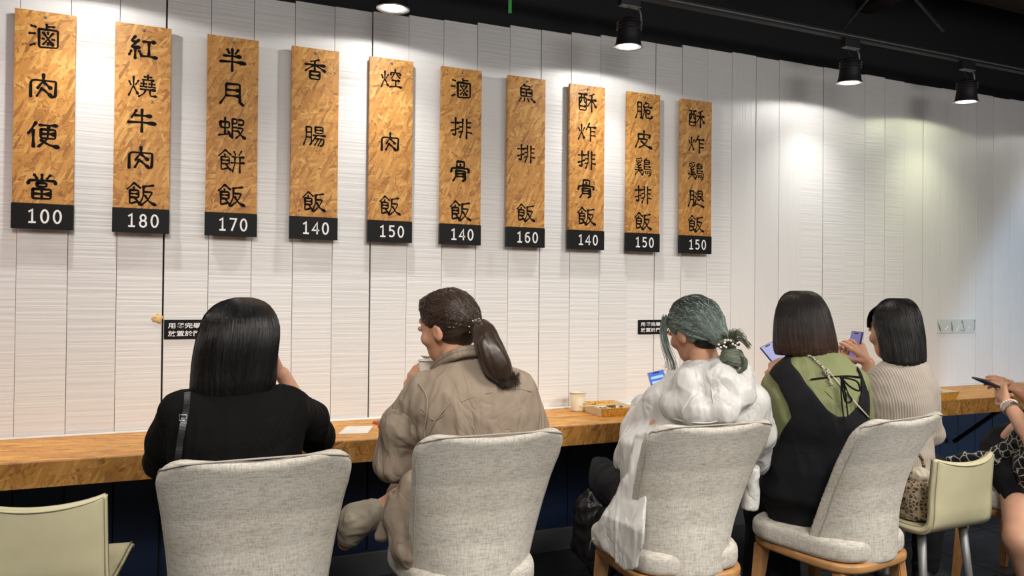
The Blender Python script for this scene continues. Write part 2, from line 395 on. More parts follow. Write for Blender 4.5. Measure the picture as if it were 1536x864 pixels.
def rib_mat(name, col):
    m = NT(name); w_ = m.n('ShaderNodeTexWave', wave_type='BANDS', bands_direction='DIAGONAL'); m.l(m.coord(scale=(1, 0.6, 0.15)), w_.inputs['Vector']); w_.inputs['Scale'].default_value = 62; w_.inputs['Distortion'].default_value = 0.6
    m.base(m.ramp(w_.outputs['Fac'], [(0, tuple(c*0.82 for c in col)), (0.6, col)])); m.b.inputs['Roughness'].default_value = 0.9; m.b.inputs['Sheen Weight'].default_value = 0.2; m.bump(w_.outputs['Fac'], 0.5, 0.002); return m.m
def pattern_mat(name, ca, cb_, scale, feature='F1', thr=0.35, rough=0.8):
    m = NT(name); v = m.n('ShaderNodeTexVoronoi', feature=feature); m.l(m.coord(), v.inputs['Vector']); v.inputs['Scale'].default_value = scale
    m.base(m.ramp(v.outputs['Distance'], [(thr-0.03, ca), (thr+0.03, cb_)])); m.b.inputs['Roughness'].default_value = rough; return m.m
def floor_mat():
    m = NT('dark_slate_tile'); n = m.noise(m.coord(scale=(2, 9, 2)), 2.2, 6, 0.65)
    m.base(m.ramp(n, [(0.3, (0.022, 0.024, 0.028)), (0.55, (0.034, 0.036, 0.040)), (0.78, (0.075, 0.075, 0.078))])); m.b.inputs['Roughness'].default_value = 0.32; m.bump(n, 0.15, 0.003); return m.m

M = {}
M['sawn'] = plank_mat('white_sawn_plank', False); M['grain'] = plank_mat('white_grain_plank', True)
M['navy'] = simple('navy_board_paint', (0.0028, 0.013, 0.045), 0.5, bump=0.1)
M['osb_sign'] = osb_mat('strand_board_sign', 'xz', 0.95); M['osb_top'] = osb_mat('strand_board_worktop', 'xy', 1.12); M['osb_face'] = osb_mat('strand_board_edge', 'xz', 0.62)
M['black'] = simple('black_paint', (0.008, 0.008, 0.010), 0.55); M['blackwall'] = simple('black_wall_paint', (0.006, 0.006, 0.008), 0.8, bump=0.1)
M['ceil'] = simple('ceiling_charcoal', (0.11, 0.11, 0.105), 0.85, vscale=1.3, var=0.5)
M['plate'] = simple('black_price_plate', (0.004, 0.0045, 0.005), 0.5, spec=0.2); M['ink'] = simple('black_ink', (0.004, 0.004, 0.0045), 0.7, spec=0.1)
M['white'] = simple('white_print', (0.85, 0.85, 0.85), 0.5); M['offwhite'] = simple('plaster_white', (0.75, 0.73, 0.70), 0.7)
M['caulk'] = simple('white_caulk', (0.85, 0.83, 0.78), 0.6); M['steel'] = simple('brushed_steel', (0.55, 0.56, 0.57), 0.35, metal=1.0)
M['greymetal'] = simple('grey_painted_metal', (0.22, 0.225, 0.23), 0.4, metal=0.3); M['gold'] = simple('brass', (0.75, 0.55, 0.25), 0.35, metal=1.0)
M['linen'] = linen_mat('beige_linen_upholstery', (0.58, 0.55, 0.49)); M['piping'] = simple('linen_piping', (0.42, 0.385, 0.33), 0.85)
M['wood'] = simple('honey_oak_wood', (0.50, 0.26, 0.10), 0.42, var=0.18, vscale=18, coat=0.2)
M['cream'] = simple('cream_leatherette', (0.62, 0.58, 0.38), 0.42, var=0.05, bump=0.12, bscale=300); M['stitch'] = simple('taupe_seam', (0.30, 0.27, 0.18), 0.7)
M['skin'] = simple('skin_light_warm', (0.66, 0.36, 0.235), 0.48, var=0.05, vscale=25, bump=0.06, bscale=400, sss=0.12)
M['skin2'] = simple('skin_tan', (0.56, 0.29, 0.18), 0.5, var=0.05, vscale=25, bump=0.06, bscale=400, sss=0.12)
M['eye'] = simple('eye_white', (0.8, 0.78, 0.75), 0.2); M['iris'] = simple('dark_iris', (0.03, 0.015, 0.01), 0.15); M['nail'] = simple('nail', (0.75, 0.48, 0.40), 0.25)
M['blackcloth'] = cloth_mat('black_cotton', (0.006, 0.006, 0.0065), bump=0.4, spec=0.1); M['taupe'] = cloth_mat('taupe_cotton', (0.33, 0.265, 0.205), bump=0.45)
M['whitecloth'] = cloth_mat('white_nylon_jacket', (0.62, 0.615, 0.60), 0.45, bump=0.5, sheen=0.0, spec=0.5, crease=0.45); M['olive'] = cloth_mat('olive_green_jersey', (0.235, 0.255, 0.125), bump=0.2)
M['blackdress'] = cloth_mat('black_knit', (0.009, 0.009, 0.011), 0.9, bump=0.2); M['ribbed'] = rib_mat('beige_ribbed_knit', (0.46, 0.40, 0.345))
M['trouser'] = cloth_mat('black_trousers', (0.010, 0.010, 0.013), 0.9); M['khaki'] = cloth_mat('khaki_trousers', (0.30, 0.245, 0.18), 0.85, bump=0.4)
M['scarf'] = pattern_mat('black_white_print', (0.62, 0.60, 0.56), (0.012, 0.012, 0.014), 26, 'DISTANCE_TO_EDGE', 0.045); M['leather'] = simple('black_leather', (0.012, 0.012, 0.014), 0.35, bump=0.3, bscale=200)
M['hair1'] = hair_mat('black_hair', (0.006, 0.0055, 0.0055), rough=0.36, spec=0.30); M['hair2'] = hair_mat('dark_brown_hair', (0.038, 0.022, 0.014), streak=(0.10, 0.065, 0.045), rough=0.36)
M['hair3'] = hair_mat('green_dyed_hair', (0.026, 0.030, 0.028), (0.22, 0.27, 0.245), 1.19, 1.34, streak=(0.30, 0.44, 0.39), rough=0.5)
M['hair4'] = hair_mat('brown_tipped_hair', (0.014, 0.010, 0.009), (0.085, 0.042, 0.026), 1.08, 1.26, rough=0.42, spec=0.35); M['hair5'] = hair_mat('soft_black_hair', (0.007, 0.006, 0.006), rough=0.36, spec=0.32)
M['bunhair'] = hair_mat('faded_green_hair', (0.15, 0.175, 0.125), rough=0.45)
M['paper'] = simple('white_paper', (0.80, 0.78, 0.72), 0.7); M['cup'] = simple('cream_paper_cup', (0.74, 0.64, 0.47), 0.6); M['cupwhite'] = simple('white_paper_cup', (0.80, 0.77, 0.70), 0.5)
M['tray'] = pattern_mat('printed_food_box', (0.42, 0.17, 0.015), (0.72, 0.42, 0.07), 95, 'DISTANCE_TO_EDGE', 0.10, 0.6); M['traywhite'] = simple('food_box_inside', (0.80, 0.72, 0.55), 0.6)
M['food'] = simple('braised_food', (0.20, 0.085, 0.03), 0.4, var=0.5, vscale=60, bump=0.5, bscale=150); M['rice'] = simple('rice', (0.75, 0.68, 0.5), 0.6, bump=0.6, bscale=300); M['leaf'] = simple('cooked_greens', (0.06, 0.10, 0.02), 0.45, var=0.3)
M['bamboo'] = simple('bamboo', (0.72, 0.55, 0.27), 0.6)
M['phonebody'] = simple('phone_dark_case', (0.03, 0.035, 0.05), 0.3); M['pinkcase'] = simple('phone_pink_case', (0.75, 0.45, 0.42), 0.4); M['redcase'] = simple('red_case', (0.50, 0.09, 0.04), 0.4); M['purplecase'] = simple('blue_case', (0.05, 0.06, 0.20), 0.3)
M['scr_blue'] = emit('blue_screen', (0.06, 0.22, 0.85), 0.8); M['scr_lav'] = emit('lavender_screen', (0.50, 0.52, 0.85), 0.8); M['scr_pur'] = emit('violet_screen', (0.36, 0.32, 0.72), 0.45); M['scr_lite'] = emit('pale_screen_row', (0.55, 0.75, 1.0), 0.9)
M['glass'] = simple('acrylic_sheet', (0.88, 0.96, 0.96), 0.15, trans=0.35, alpha=1.0, var=0.02); M['lens'] = emit('lamp_lens', (1.0, 0.97, 0.90), 14.0); M['lensring'] = emit('lamp_reflector', (1.0, 0.95, 0.86), 0.7)
M['greentag'] = simple('green_tag', (0.04, 0.42, 0.06), 0.5); M['lace'] = pattern_mat('brown_lace', (0.33, 0.25, 0.16), (0.05, 0.04, 0.03), 70, 'DISTANCE_TO_EDGE', 0.16); M['pearl'] = simple('pearl', (0.85, 0.80, 0.72), 0.2, coat=0.6)
M['rope'] = pattern_mat('braided_cord', (0.62, 0.57, 0.44), (0.10, 0.10, 0.07), 240, 'F1', 0.5); M['cord'] = simple('beige_cord', (0.50, 0.45, 0.36), 0.7); M['slate'] = floor_mat(); M['base'] = simple('grey_skirting', (0.06, 0.064, 0.072), 0.6)
M['chip'] = simple('exposed_filler', (0.72, 0.50, 0.20), 0.8, var=0.3, vscale=80); M['shoe'] = simple('shoe_cream', (0.30, 0.265, 0.20), 0.6); M['shoeblack'] = simple('shoe_black', (0.012, 0.012, 0.014), 0.45); M['sole'] = simple('rubber_sole', (0.55, 0.55, 0.55), 0.7)

# ------------------------------------------------------------------ room shell
STEP = 0.1757
fl = struct(box('floor', (-3.2, 9.5, -7.2, 0.02, -0.05, 0.0), M['slate']))
for i in range(-2, 8):
    for j in range(-5, 0):          # floor tiles near the counter, pieces with recessed joints
        box('tile', (i*0.6+0.004, i*0.6+0.596, j*0.6+0.004, j*0.6+0.596, 0.0, 0.004), M['slate'], fl, bev=0.0015)
wb = struct(box('wall_back', (-3.2, 9.5, 0.012, 0.12, 0.0, 3.4), M['blackwall']))
wide_gaps = {3: 0.007, 8: 0.006, 13: 0.004, 17: 0.0045, 19: 0.004, 24: 0.003, 28: 0.003, -2: 0.004}
rnd = random.Random(5)
for i in range(-14, 56):
    x0 = -0.664+(i)*STEP; x1 = x0+STEP; g = wide_gaps.get(i, 0.0016)/2; g1 = wide_gaps.get(i+1, 0.0016)/2
    top = min(2.755, 2.628+0.048*x0)+rnd.uniform(-0.006, 0.006); dy = rnd.uniform(-0.0022, 0.0022)
    m_ = M['sawn'] if (i < 17 or (i < 30 and rnd.random() < 0.45)) else M['grain']
    o = box('plank', (-STEP/2+g, STEP/2-g1, -0.008, 0.012, 0, top-0.735), m_, wb, bev=0.0018); o.location = ((x0+x1)/2, dy, 0.735)
    o = box('plank', (-STEP/2+g+0.001, STEP/2-g1-0.001, -0.008, 0.012, 0, 0.60), M['navy'], wb, bev=0.0025); o.location = ((x0+x1)/2, dy, 0.12)
struct(box('baseboard_back', (-3.2, 9.5, -0.022, 0.012, 0.004, 0.119), M['base'], bev=0.003))
struct(box('wall_left', (-3.3, -3.2, -7.2, 0.12, 0, 3.4), M['offwhite'])); struct(box('wall_right', (9.5, 9.6, -7.2, 0.12, 0, 3.4), M['offwhite'])); struct(box('wall_front', (-3.3, 9.6, -7.3, -7.2, 0, 3.4), M['offwhite']))
cl = struct(box('ceiling', (-3.3, 9.6, -7.3, 0.12, 3.4, 3.5), M['ceil']))
for x in (-1.5, 1.2, 3.9, 6.6): box('beam', (x-0.06, x+0.06, -7.2, 0.0, 3.16, 3.4), M['black'], cl, bev=0.004)
for y in (-0.9, -3.0, -5.1): box('girder', (-3.2, 9.5, y-0.05, y+0.05, 3.22, 3.4), M['black'], cl, bev=0.004)
for k, (a, b) in enumerate((((2.6, -0.9, 3.2), (3.9, -0.55, 2.86)), ((3.2, -1.4, 3.38), (3.3, -0.4, 2.84)), ((5.2, -0.9, 3.2), (6.4, -0.6, 2.9)), ((4.6, -1.3, 3.3), (4.9, -0.4, 2.84)))):
    tube('brace_rod', [a, b], 0.008, M['black'], cl)

# ------------------------------------------------------------------ counter
ct = thing('counter', 'long strand board wall counter with a deep front edge running along the white plank wall', 'counter', (0, 0, 0))
CF = -0.50
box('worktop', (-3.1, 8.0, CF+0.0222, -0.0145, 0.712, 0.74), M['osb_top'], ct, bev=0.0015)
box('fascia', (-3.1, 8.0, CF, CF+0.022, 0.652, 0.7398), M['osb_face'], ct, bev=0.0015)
tube('caulk_line', [(-3.1, -0.0215, 0.744), (8.0, -0.0215, 0.744)], 0.006, M['caulk'], ct, 6)
for x in (-1.6, 0.45, 2.55, 4.7, 6.6):
    b = box('bracket', (x-0.02, x+0.02, -0.44, -0.016, 0.67, 0.712), M['black'], ct); 
    V, F = tube_data([(x, -0.40, 0.67), (x, -0.04, 0.37)], 0.014, 6); mesh_obj('brace', V, F, M['black'], ct)

# ------------------------------------------------------------------ track and lamps
tr = thing('track_rail', 'black lighting track running parallel to the white wall under the dark ceiling', 'track light rail', (0, -0.35, 2.80))
box('rail', (-3.0, 7.8, -0.018, 0.018, 0.0, 0.032), M['black'], tr, bev=0.002)
box('conductor_groove', (-3.0, 7.8, -0.021, -0.0181, 0.012, 0.018), M['greymetal'], tr)
for x in (-2, 0.2, 2.6, 5.0, 7.2): tube('suspension_rod', [(x, 0, 0.032), (x, 0, 0.6)], 0.004, M['black'], tr)
def lamp(x, label, power, color, tilt=0.0):
    t = thing('track_spotlight', label, 'spotlight', (x, -0.35, 2.80), 0, 'black track spotlights along the ceiling rail')
    box('adapter', (-0.055, 0.055, -0.02, 0.02, -0.045, -0.0005), M['black'], t, bev=0.003)
    box('bracket', (-0.05, 0.06, -0.016, 0.016, -0.0495, -0.0455), M['greymetal'], t)
    tube('arm', [(0.055, 0, -0.048), (0.068, 0, -0.075), (0.072, 0, -0.12), (0.069, 0, -0.155)], 0.005, M['greymetal'], t)
    tube('cable', catmull([(0.0, 0.012, -0.05), (0.03, 0.03, -0.07), (0.05, 0.02, -0.09), (0.01, 0.0, -0.115)], 6), 0.003, M['black'], t, 6)
    R = Matrix.Translation((0, 0, -0.175)) @ Matrix.Rotation(math.radians(tilt), 4, 'X')
    lathe('housing', [(0.001, 0.072), (0.030, 0.070), (0.046, 0.058), (0.055, 0.03), (0.058, -0.02), (0.062, -0.055), (0.070, -0.068), (0.070, -0.072), (0.064, -0.072), (0.058, -0.055), (0.054, 0.0)], M['black'], t, 40, R)
    for zz_ in (0.045, 0.03, 0.015): lathe('cooling_ring', [(0.05, zz_-0.003), (0.062, zz_-0.002), (0.062, zz_+0.002), (0.05, zz_+0.003)], M['black'], t, 32, R)
    lathe('trim_ring', [(0.064, -0.073), (0.0715, -0.073), (0.0715, -0.069), (0.064, -0.069)], M['steel'], t, 40, R)
    lathe('reflector', [(0.0635, -0.0705), (0.056, -0.069), (0.050, -0.0675)], M['lensring'], t, 40, R)
    lathe('lens', [(0.050, -0.0675), (0.03, -0.071), (0.001, -0.072)], M['lens'], t, 32, R)
    p = R @ Vector((0, 0, -0.080)); q = R @ Vector((0, 0, -1.080)); b0 = Vector((x, -0.35, 2.80))
    s1 = spot('spot_flood', b0+p, b0+q, power*0.35, color, 167, 0.10, 0.022); s1.parent = t; s1.matrix_parent_inverse = Matrix.Translation(-b0)
    s2 = spot('spot_beam', b0+p, b0+Vector((0, 0.12, -1.2)), power*1.05, color, 112, 1.0, 0.022); s2.parent = t; s2.matrix_parent_inverse = Matrix.Translation(-b0)
    return t
LP = [(-1.62, 'farthest left black track spotlight, out past the first menu board'), (-0.42, 'black track spotlight above the leftmost menu board'), (0.756, 'black track spotlight between the fourth and sixth menu boards, nearest in view'),
      (1.933, 'black track spotlight above the eighth menu board, second lit lamp in view'), (3.40, 'black track spotlight above bare white wall right of the boards'), (4.376, 'rightmost black track spotlight, casting a yellowish patch on the wall'), (5.6, 'black track spotlight beyond the right edge of the wall in view')]
for i, (x, lb) in enumerate(LP):
    lamp(x, lb, (21, 21, 21, 21, 20, 13, 4)[i], (1.0, 0.965, 0.91) if i != 5 else (0.98, 1.0, 0.66), 4)
gt = box('green_tag', (-0.008, 0.008, -0.001, 0.001, 0, 0.17), M['greentag']); gt.location = (1.289, -0.373, 2.61); tag(gt, 'narrow bright green tag hanging from the lighting track', 'tag')
# ------------------------------------------------------------------ brush lettering
G = {}
SHI = "28,0 2,30|28,2 50,22|26,20 26,32|12,33 44,33 44,64 12,64|12,48 44,48|12,32 12,92 40,82|30,66 50,92"
HUO = "20,12 20,50 2,98|4,34 10,50|38,28 27,48|20,55 36,88"
ROUL = "14,6 14,60 2,98|14,6 38,6 38,90 30,94|14,32 38,32|14,57 38,57"
SHOU = "2,28 40,26|24,2 24,90 10,84|2,68 40,54"
G['滷'] = "6,12 22,16|0,44 20,42|4,92 20,84|58,0 58,20|58,10 84,8|32,22 96,22 96,92 34,96 32,22|46,34 80,84|80,34 46,84|63,32 63,40|63,74 63,84|44,60 50,60|76,60 84,60"
G['肉'] = "8,96 8,34 18,26 92,26 90,88 74,90|50,0 50,26 30,60|52,34 76,56|46,56 28,92|50,62 76,86"
G['便'] = "28,0 2,48|18,30 20,100|38,10 98,8|44,26 92,26 92,62 44,62 44,26|44,44 92,44|70,10 66,64 36,98|44,70 72,88 104,96"
G['當'] = "50,0 50,20|24,2 34,18|78,2 66,18|4,40 8,25 94,25 96,38|34,35 66,35 66,50 34,50 34,35|20,60 80,60 80,98 20,98 20,60|50,60 50,98|20,79 80,79"
G['紅'] = "25,0 8,24 30,24|38,14 8,50 40,48|24,50 24,98|10,64 2,84|38,62 46,78|52,20 96,18|74,20 74,82|44,84 74,82 104,86"
G['燒'] = HUO+"|72,0 72,22|58,10 86,10|52,23 94,23|56,30 56,52|46,40 66,40|44,53 68,53|86,30 86,52|76,40 98,40|74,53 100,53|44,65 100,65|64,66 58,84 38,98|80,66 80,92 104,92"
G['牛'] = "32,5 14,40|24,28 86,28|2,60 50,57 102,60|52,0 52,100"
G['飯'] = SHI+"|58,16 98,8|62,16 60,60 46,98|62,38 94,38 78,72 52,98|66,52 82,80 106,94"
G['半'] = "30,4 38,22|74,2 62,22|16,34 84,33|2,62 50,58 102,62|50,0 50,102"
G['月'] = "28,5 26,60 4,98|28,5 82,4 82,86 96,98|28,32 80,32|26,58 80,58"
G['蝦'] = "6,26 42,26 42,52 8,52 6,26|25,6 25,84|0,88 46,78|38,68 48,92|54,10 72,10 72,30 54,30|54,10 54,98|54,48 70,48|54,64 70,64|78,12 98,12 98,34 78,34|76,50 98,50 86,78 68,98|76,62 88,82 106,96"
G['餅'] = SHI+"|62,6 68,22|92,2 82,22|54,30 102,30|50,58 104,56|66,30 66,62 56,100|86,30 86,102"
G['香'] = "70,0 30,12|4,28 50,25 98,28|50,8 50,54|46,28 6,60|54,28 100,56|28,60 74,60 74,98 28,98 28,60|28,79 74,79"
G['腸'] = ROUL+"|56,4 92,4 92,34 56,34 56,4|56,19 90,19|46,46 104,46|60,48 44,78|56,62 98,62 94,92 80,98|72,62 54,96|86,62 70,98"
G['焢'] = HUO+"|72,0 72,12|50,30 50,16 98,16 98,28|66,22 54,46|80,22 96,42|56,56 94,56|75,56 75,86|44,92 76,86 106,90"
G['排'] = SHOU+"|60,4 60,60 46,100|80,4 80,102|60,22 44,24|60,44 44,46|60,66 42,72|80,22 100,20|80,44 98,44|80,68 104,72"
G['骨'] = "34,4 70,4 70,32 30,32|34,4 32,30|50,17 50,32|4,58 8,38 94,38 92,56|28,50 28,80 14,102|28,50 76,50 76,92 62,100|28,64 74,64|28,78 74,78"
G['魚'] = "40,0 14,26|36,10 74,10 62,26|18,28 84,28 84,68 18,68 18,28|18,48 82,48|50,28 50,68|20,80 6,100|40,80 38,96|58,80 66,96|78,78 102,98"
G['酥'] = "2,8 50,8|6,28 46,28 46,96 6,96 6,28|18,8 18,44 10,58|34,8 34,50 44,56|8,75 44,75|92,2 64,14|54,36 104,36|78,10 78,102|76,38 54,74|80,38 104,76"
G['炸'] = HUO+"|66,2 46,40|58,24 104,24|72,24 72,102|72,47 98,47|72,70 100,70"
G['脆'] = ROUL+"|66,0 50,24|62,8 88,8 78,26|50,29 104,29|58,29 54,66 42,100|66,46 92,46 90,66 76,66|66,46 66,90 102,92 104,78"
G['皮'] = "20,22 20,60 2,100|20,22 94,22 86,40|54,0 54,48|22,49 80,49 56,82 24,100|36,60 64,84 104,98"
G['鷄'] = "40,0 8,8|8,16 14,26|24,14 26,24|42,12 34,26|26,28 10,42 28,44|38,36 12,58 40,56|0,69 48,69|25,60 22,74 0,100|26,72 50,98|72,0 64,8|58,10 58,62|58,10 92,10 92,34 58,34|58,22 92,22|58,48 96,48|58,62 102,62 98,94 86,100|56,76 50,92|66,74 68,88|76,74 80,88|86,72 92,86"
G['腿'] = ROUL+"|66,4 94,4 94,36 66,36|66,4 64,62 78,54|66,20 94,20|78,38 102,62|94,44 80,54|50,14 56,24|46,38 55,42 48,78|40,92 58,80 106,98"
def glyph_mesh(name, ch, seed):
    r = random.Random(seed); V, F = [], []; lift = 0.0
    for si, s in enumerate(G[ch].split('|')):
        pts = [np.array([float(a) for a in p.split(',')]) for p in s.split()]
        closed = len(pts) > 3 and np.allclose(pts[0], pts[-1])
        dense = []
        for a, b in zip(pts[:-1], pts[1:]):
            n = max(2, int(np.linalg.norm(b-a)/6)); dense += [a+(b-a)*t/n for t in range(n)]
        dense.append(pts[-1]); D = np.array(dense); n = len(D)
        if n > 4:                                  # round the corners like a brush does
            K = D.copy(); K[1:-1] = D[1:-1]*0.5+0.25*(D[:-2]+D[2:]); D = K
        L = np.linalg.norm(D[-1]-D[0]); nst = G[ch].count('|')+1; base = 5.6 if nst < 9 else (4.7 if nst < 13 else 3.9)
        t = np.linspace(0, 1, n); wdt = base*(0.92+0.22*np.cos(2*math.pi*t))*r.uniform(0.9, 1.12)
        last = pts[-1]-pts[-2]
        if not closed and (last[0] > 14 and last[1] >= -3) and L > 30: wdt = wdt*(1+0.55*np.exp(-((t-0.86)/0.12)**2))
        if not closed and last[0] < -8 and last[1] > 8: wdt = wdt*(1.0-0.35*t)+base*0.3*np.exp(-((t-0.95)/0.06)**2)
        T = np.gradient(D, axis=0); T /= np.linalg.norm(T, axis=1)[:, None]+1e-9; Nn = np.stack([-T[:, 1], T[:, 0]], 1)
        lift += 0.00002; o = len(V)
        def add(p): V.append((p[0], p[1], lift))
        hb, he = wdt[0]*0.75, wdt[-1]*0.75
        add(D[0]-T[0]*hb)
        for i in range(n): add(D[i]+Nn[i]*wdt[i]); add(D[i]-Nn[i]*wdt[i])
        add(D[-1]+T[-1]*he); e = len(V)-1
        F.append((o, o+1, o+2))
        for i in range(n-1): a = o+1+2*i; F.append((a, a+2, a+3, a+1))
        F.append((o+2*n, o+2*n-1, e))
    return V, F
def text_mesh(body, size, width=1.0, bold=0.0):
    c = bpy.data.curves.new('text', 'FONT'); c.body = body; c.size = size; c.align_x = 'CENTER'; c.align_y = 'CENTER'; c.offset = bold; c.resolution_u = 3; c.space_character = width
    o = bpy.data.objects.new('text', c); COL.objects.link(o); bpy.context.view_layer.update()
    me = bpy.data.meshes.new_from_object(o.evaluated_get(bpy.context.evaluated_depsgraph_get()))
    bpy.data.objects.remove(o); return me
def put_text(name, body, size, mat, parent, x, y, z, sx=1.0, bold=0.0, h=None, wdt=None):
    me = text_mesh(body, size, 1.0, bold); co = np.array([v.co[:] for v in me.vertices]); lo, hi = co.min(0), co.max(0)
    kx = (wdt/(hi[0]-lo[0])) if wdt else sx; ky = (h/(hi[1]-lo[1])) if h else 1.0
    for v in me.vertices: v.co = ((v.co.x-(lo[0]+hi[0])/2)*kx, 0.0, (v.co.y-(lo[1]+hi[1])/2)*ky)
    me.materials.clear(); me.materials.append(mat); o = bpy.data.objects.new(name, me); COL.objects.link(o); o.parent = parent; o.location = (x, y, z); return o

def arc(cx, cy, rx, ry, a0, a1, n=14): return [(cx+rx*math.cos(math.radians(a0+(a1-a0)*i/n)), cy+ry*math.sin(math.radians(a0+(a1-a0)*i/n))) for i in range(n+1)]
DG = {'0': [arc(50, 50, 30, 44, 0, 360, 28)], '1': [[(24, 80), (52, 94), (52, 6)], [(24, 6), (80, 6)]], '4': [[(66, 4), (66, 94), (14, 32), (86, 32)]], '5': [[(76, 94), (28, 94), (26, 58)]+arc(46, 34, 32, 27, 110, -135, 18)],
      '6': [[(76, 90)]+arc(58, 50, 36, 42, 95, 180, 8)+arc(51, 32, 29, 26, 180, -180, 24)], '7': [[(18, 94), (82, 94), (38, 4)]], '8': [arc(50, 71, 24, 22, -90, 270, 24), arc(50, 27, 29, 23, 90, 450, 24)]}
def digits(name, s, mat, parent, x, y, z, H=0.056, Wd=0.043):
    V, F = [], []; li = 0
    for k, ch in enumerate(s):
        for st in DG[ch]:
            P = [np.array([(k-1)*Wd+(px-50)/100*Wd*0.92, (py-50)/100*H]) for px, py in st]; clo = np.allclose(P[0], P[-1]); n = len(P); hw = 0.0036; li += 1; o = len(V)
            if clo: P = P[:-1]; n -= 1
            for i in range(n):
                a = P[(i-1) % n] if (clo or i > 0) else P[i]; b = P[(i+1) % n] if (clo or i < n-1) else P[i]
                d1 = unit2(P[i]-a) if not np.allclose(P[i], a) else unit2(b-P[i]); d2 = unit2(b-P[i]) if not np.allclose(b, P[i]) else d1; t = unit2(d1+d2); nn = np.array([-t[1], t[0]]); m_ = min(1.6, 1/max(0.4, float(nn@np.array([-d1[1], d1[0]]))))
                e = (d1*0.0) if clo else (-d2*0.0015 if i == 0 else (d1*0.0015 if i == n-1 else d1*0)); V.append((P[i][0]+e[0]+nn[0]*hw*m_, -li*0.00003, P[i][1]+e[1]+nn[1]*hw*m_)); V.append((P[i][0]+e[0]-nn[0]*hw*m_, -li*0.00003, P[i][1]+e[1]-nn[1]*hw*m_))
            for i in range(n if clo else n-1): j = (i+1) % n; F.append((o+2*i, o+2*j, o+2*j+1, o+2*i+1))
    o_ = mesh_obj(name, V, F, mat, parent, False); o_.location = (x, y, z)
def unit2(v): return v/(np.linalg.norm(v)+1e-9)
# ------------------------------------------------------------------ menu boards
SW, SH, ST, SZ, OFF = 0.208, 0.862, 0.020, 1.571, 0.030
boards = [('滷肉便當', '100', [.114, .345, .569, .806]), ('紅燒牛肉飯', '180', [.113, .293, .461, .642, .816]), ('半月蝦餅飯', '170', [.114, .286, .455, .623, .798]),
          ('香腸飯', '140', [.111, .46, .805]), ('焢肉飯', '150', [.11, .456, .803]), ('滷排骨飯', '140', [.114, .338, .582, .81]), ('魚排飯', '160', [.094, .449, .80]),
          ('酥炸排骨飯', '140', [.102, .282, .453, .629, .80]), ('脆皮鷄排飯', '150', [.11, .292, .466, .64, .81]), ('酥炸鷄腿飯', '150', [.118, .284, .463, .642, .808])]
ordw = ['first', 'second', 'third', 'fourth', 'fifth', 'sixth', 'seventh', 'eighth', 'ninth', 'tenth']
for i, (txt, price, ys) in enumerate(boards):
    x = -0.570+0.3487*i
    pos = 'leftmost' if i == 0 else ('rightmost' if i == 9 else ordw[i]+' from the left')
    t = thing('menu_board', f'hanging strand board menu sign reading {txt} priced {price}, {pos}', 'menu sign', (x, 0, SZ), 0, 'menu boards on the white wall')
    b = box('board', (-SW/2, SW/2, -OFF-ST, -OFF, 0.100, SH), M['osb_sign'], t, bev=0.0015)
    b2 = box('batten', (-0.03, 0.03, -OFF+0.0002, -0.0105, 0.06, 0.80), M['wood'], t)
    yf = -OFF-ST
    pl = box('price_plate', (-SW/2-0.002, SW/2+0.002, yf-0.004, -OFF, 0.0, 0.0995), M['plate'], t, bev=0.001)
    digits('price_digits', price, M['white'], pl, 0.008, yf-0.0046, 0.05)
    lathe('screw', [(0.0005, 0.0), (0.006, 0.0), (0.006, 0.003), (0.0005, 0.004)], M['greymetal'], t, 12, Matrix.Translation((0.0, yf, SH-0.022)) @ Matrix.Rotation(math.pi/2, 4, 'X'))
    for j, ch in enumerate(txt):
        V, F = glyph_mesh('c', ch, i*10+j); gs = 0.102 if i not in (3, 4, 6) else 0.094; gh = 0.098 if len(txt) < 5 else 0.095
        if i in (3, 4, 6): gh = 0.09
        V = [((px-50)/100*gs-0.004, -pz, -(py-50)/100*gh) for px, py, pz in V]
        c = mesh_obj('character', V, F, M['ink'], t, False); c.location = (0, yf-0.0004, SH*(1-ys[j]))
# ------------------------------------------------------------------ wall notices
def notice(x0, x1, z0, z1, label, l1, l2):
    t = thing('wall_notice', label, 'notice', ((x0+x1)/2, -0.0105, (z0+z1)/2), 0, 'black notices on the plank wall'); hw, hh = (x1-x0)/2, (z1-z0)/2
    box('plate', (-hw, hw, -0.003, 0.0, -hh, hh), M['plate'], t, bev=0.0006)
    put_text('lettering', l1, 0.03, M['white'], t, 0, -0.0035, hh*0.40, h=hh*0.58, wdt=2*hw*0.88, bold=0.0004)
    put_text('lettering', l2, 0.03, M['white'], t, 0, -0.0035, -hh*0.42, h=hh*0.58, wdt=2*hw*0.88, bold=0.0004)
notice(-0.131, 0.125, 1.127, 1.209, 'black notice with two white text lines, half behind the black bob of the leftmost person', '用餐完畢後請將', '放置於門口的回')
notice(2.218, 2.474, 1.121, 1.199, 'black notice with two white text lines beside the green-haired person', '用餐完畢後請將', '放置於門口的回')
np_ = thing('clear_plaque', 'clear acrylic plaque with torn white residue on the wall at right', 'plaque', (4.757, -0.0105, 1.146))
box('sheet', (-0.19, 0.19, -0.005, 0.0, -0.047, 0.047), M['glass'], np_, bev=0.001)
rr = random.Random(3)
for k in range(7):
    a = -0.17+k*0.055; pts = [(a+rr.uniform(-.02, .03), -0.0055, rr.uniform(-.04, .04)) for _ in range(4)]
    tube('residue', catmull(pts, 5), 0.0022, M['white'] if k % 2 else M['greymetal'], np_, 5)
bm = bmesh.new(); bmesh.ops.create_icosphere(bm, subdivisions=3, radius=1.0)
for v in bm.verts:
    n = float(vnoise(np.array([v.co.x*2+3]), np.array([v.co.y*2+3]), np.array([v.co.z*2+3]))[0]); v.co = Vector((v.co.x*0.017*(1+n*.6), v.co.y*0.004, v.co.z*0.016*(1+n*.7)))
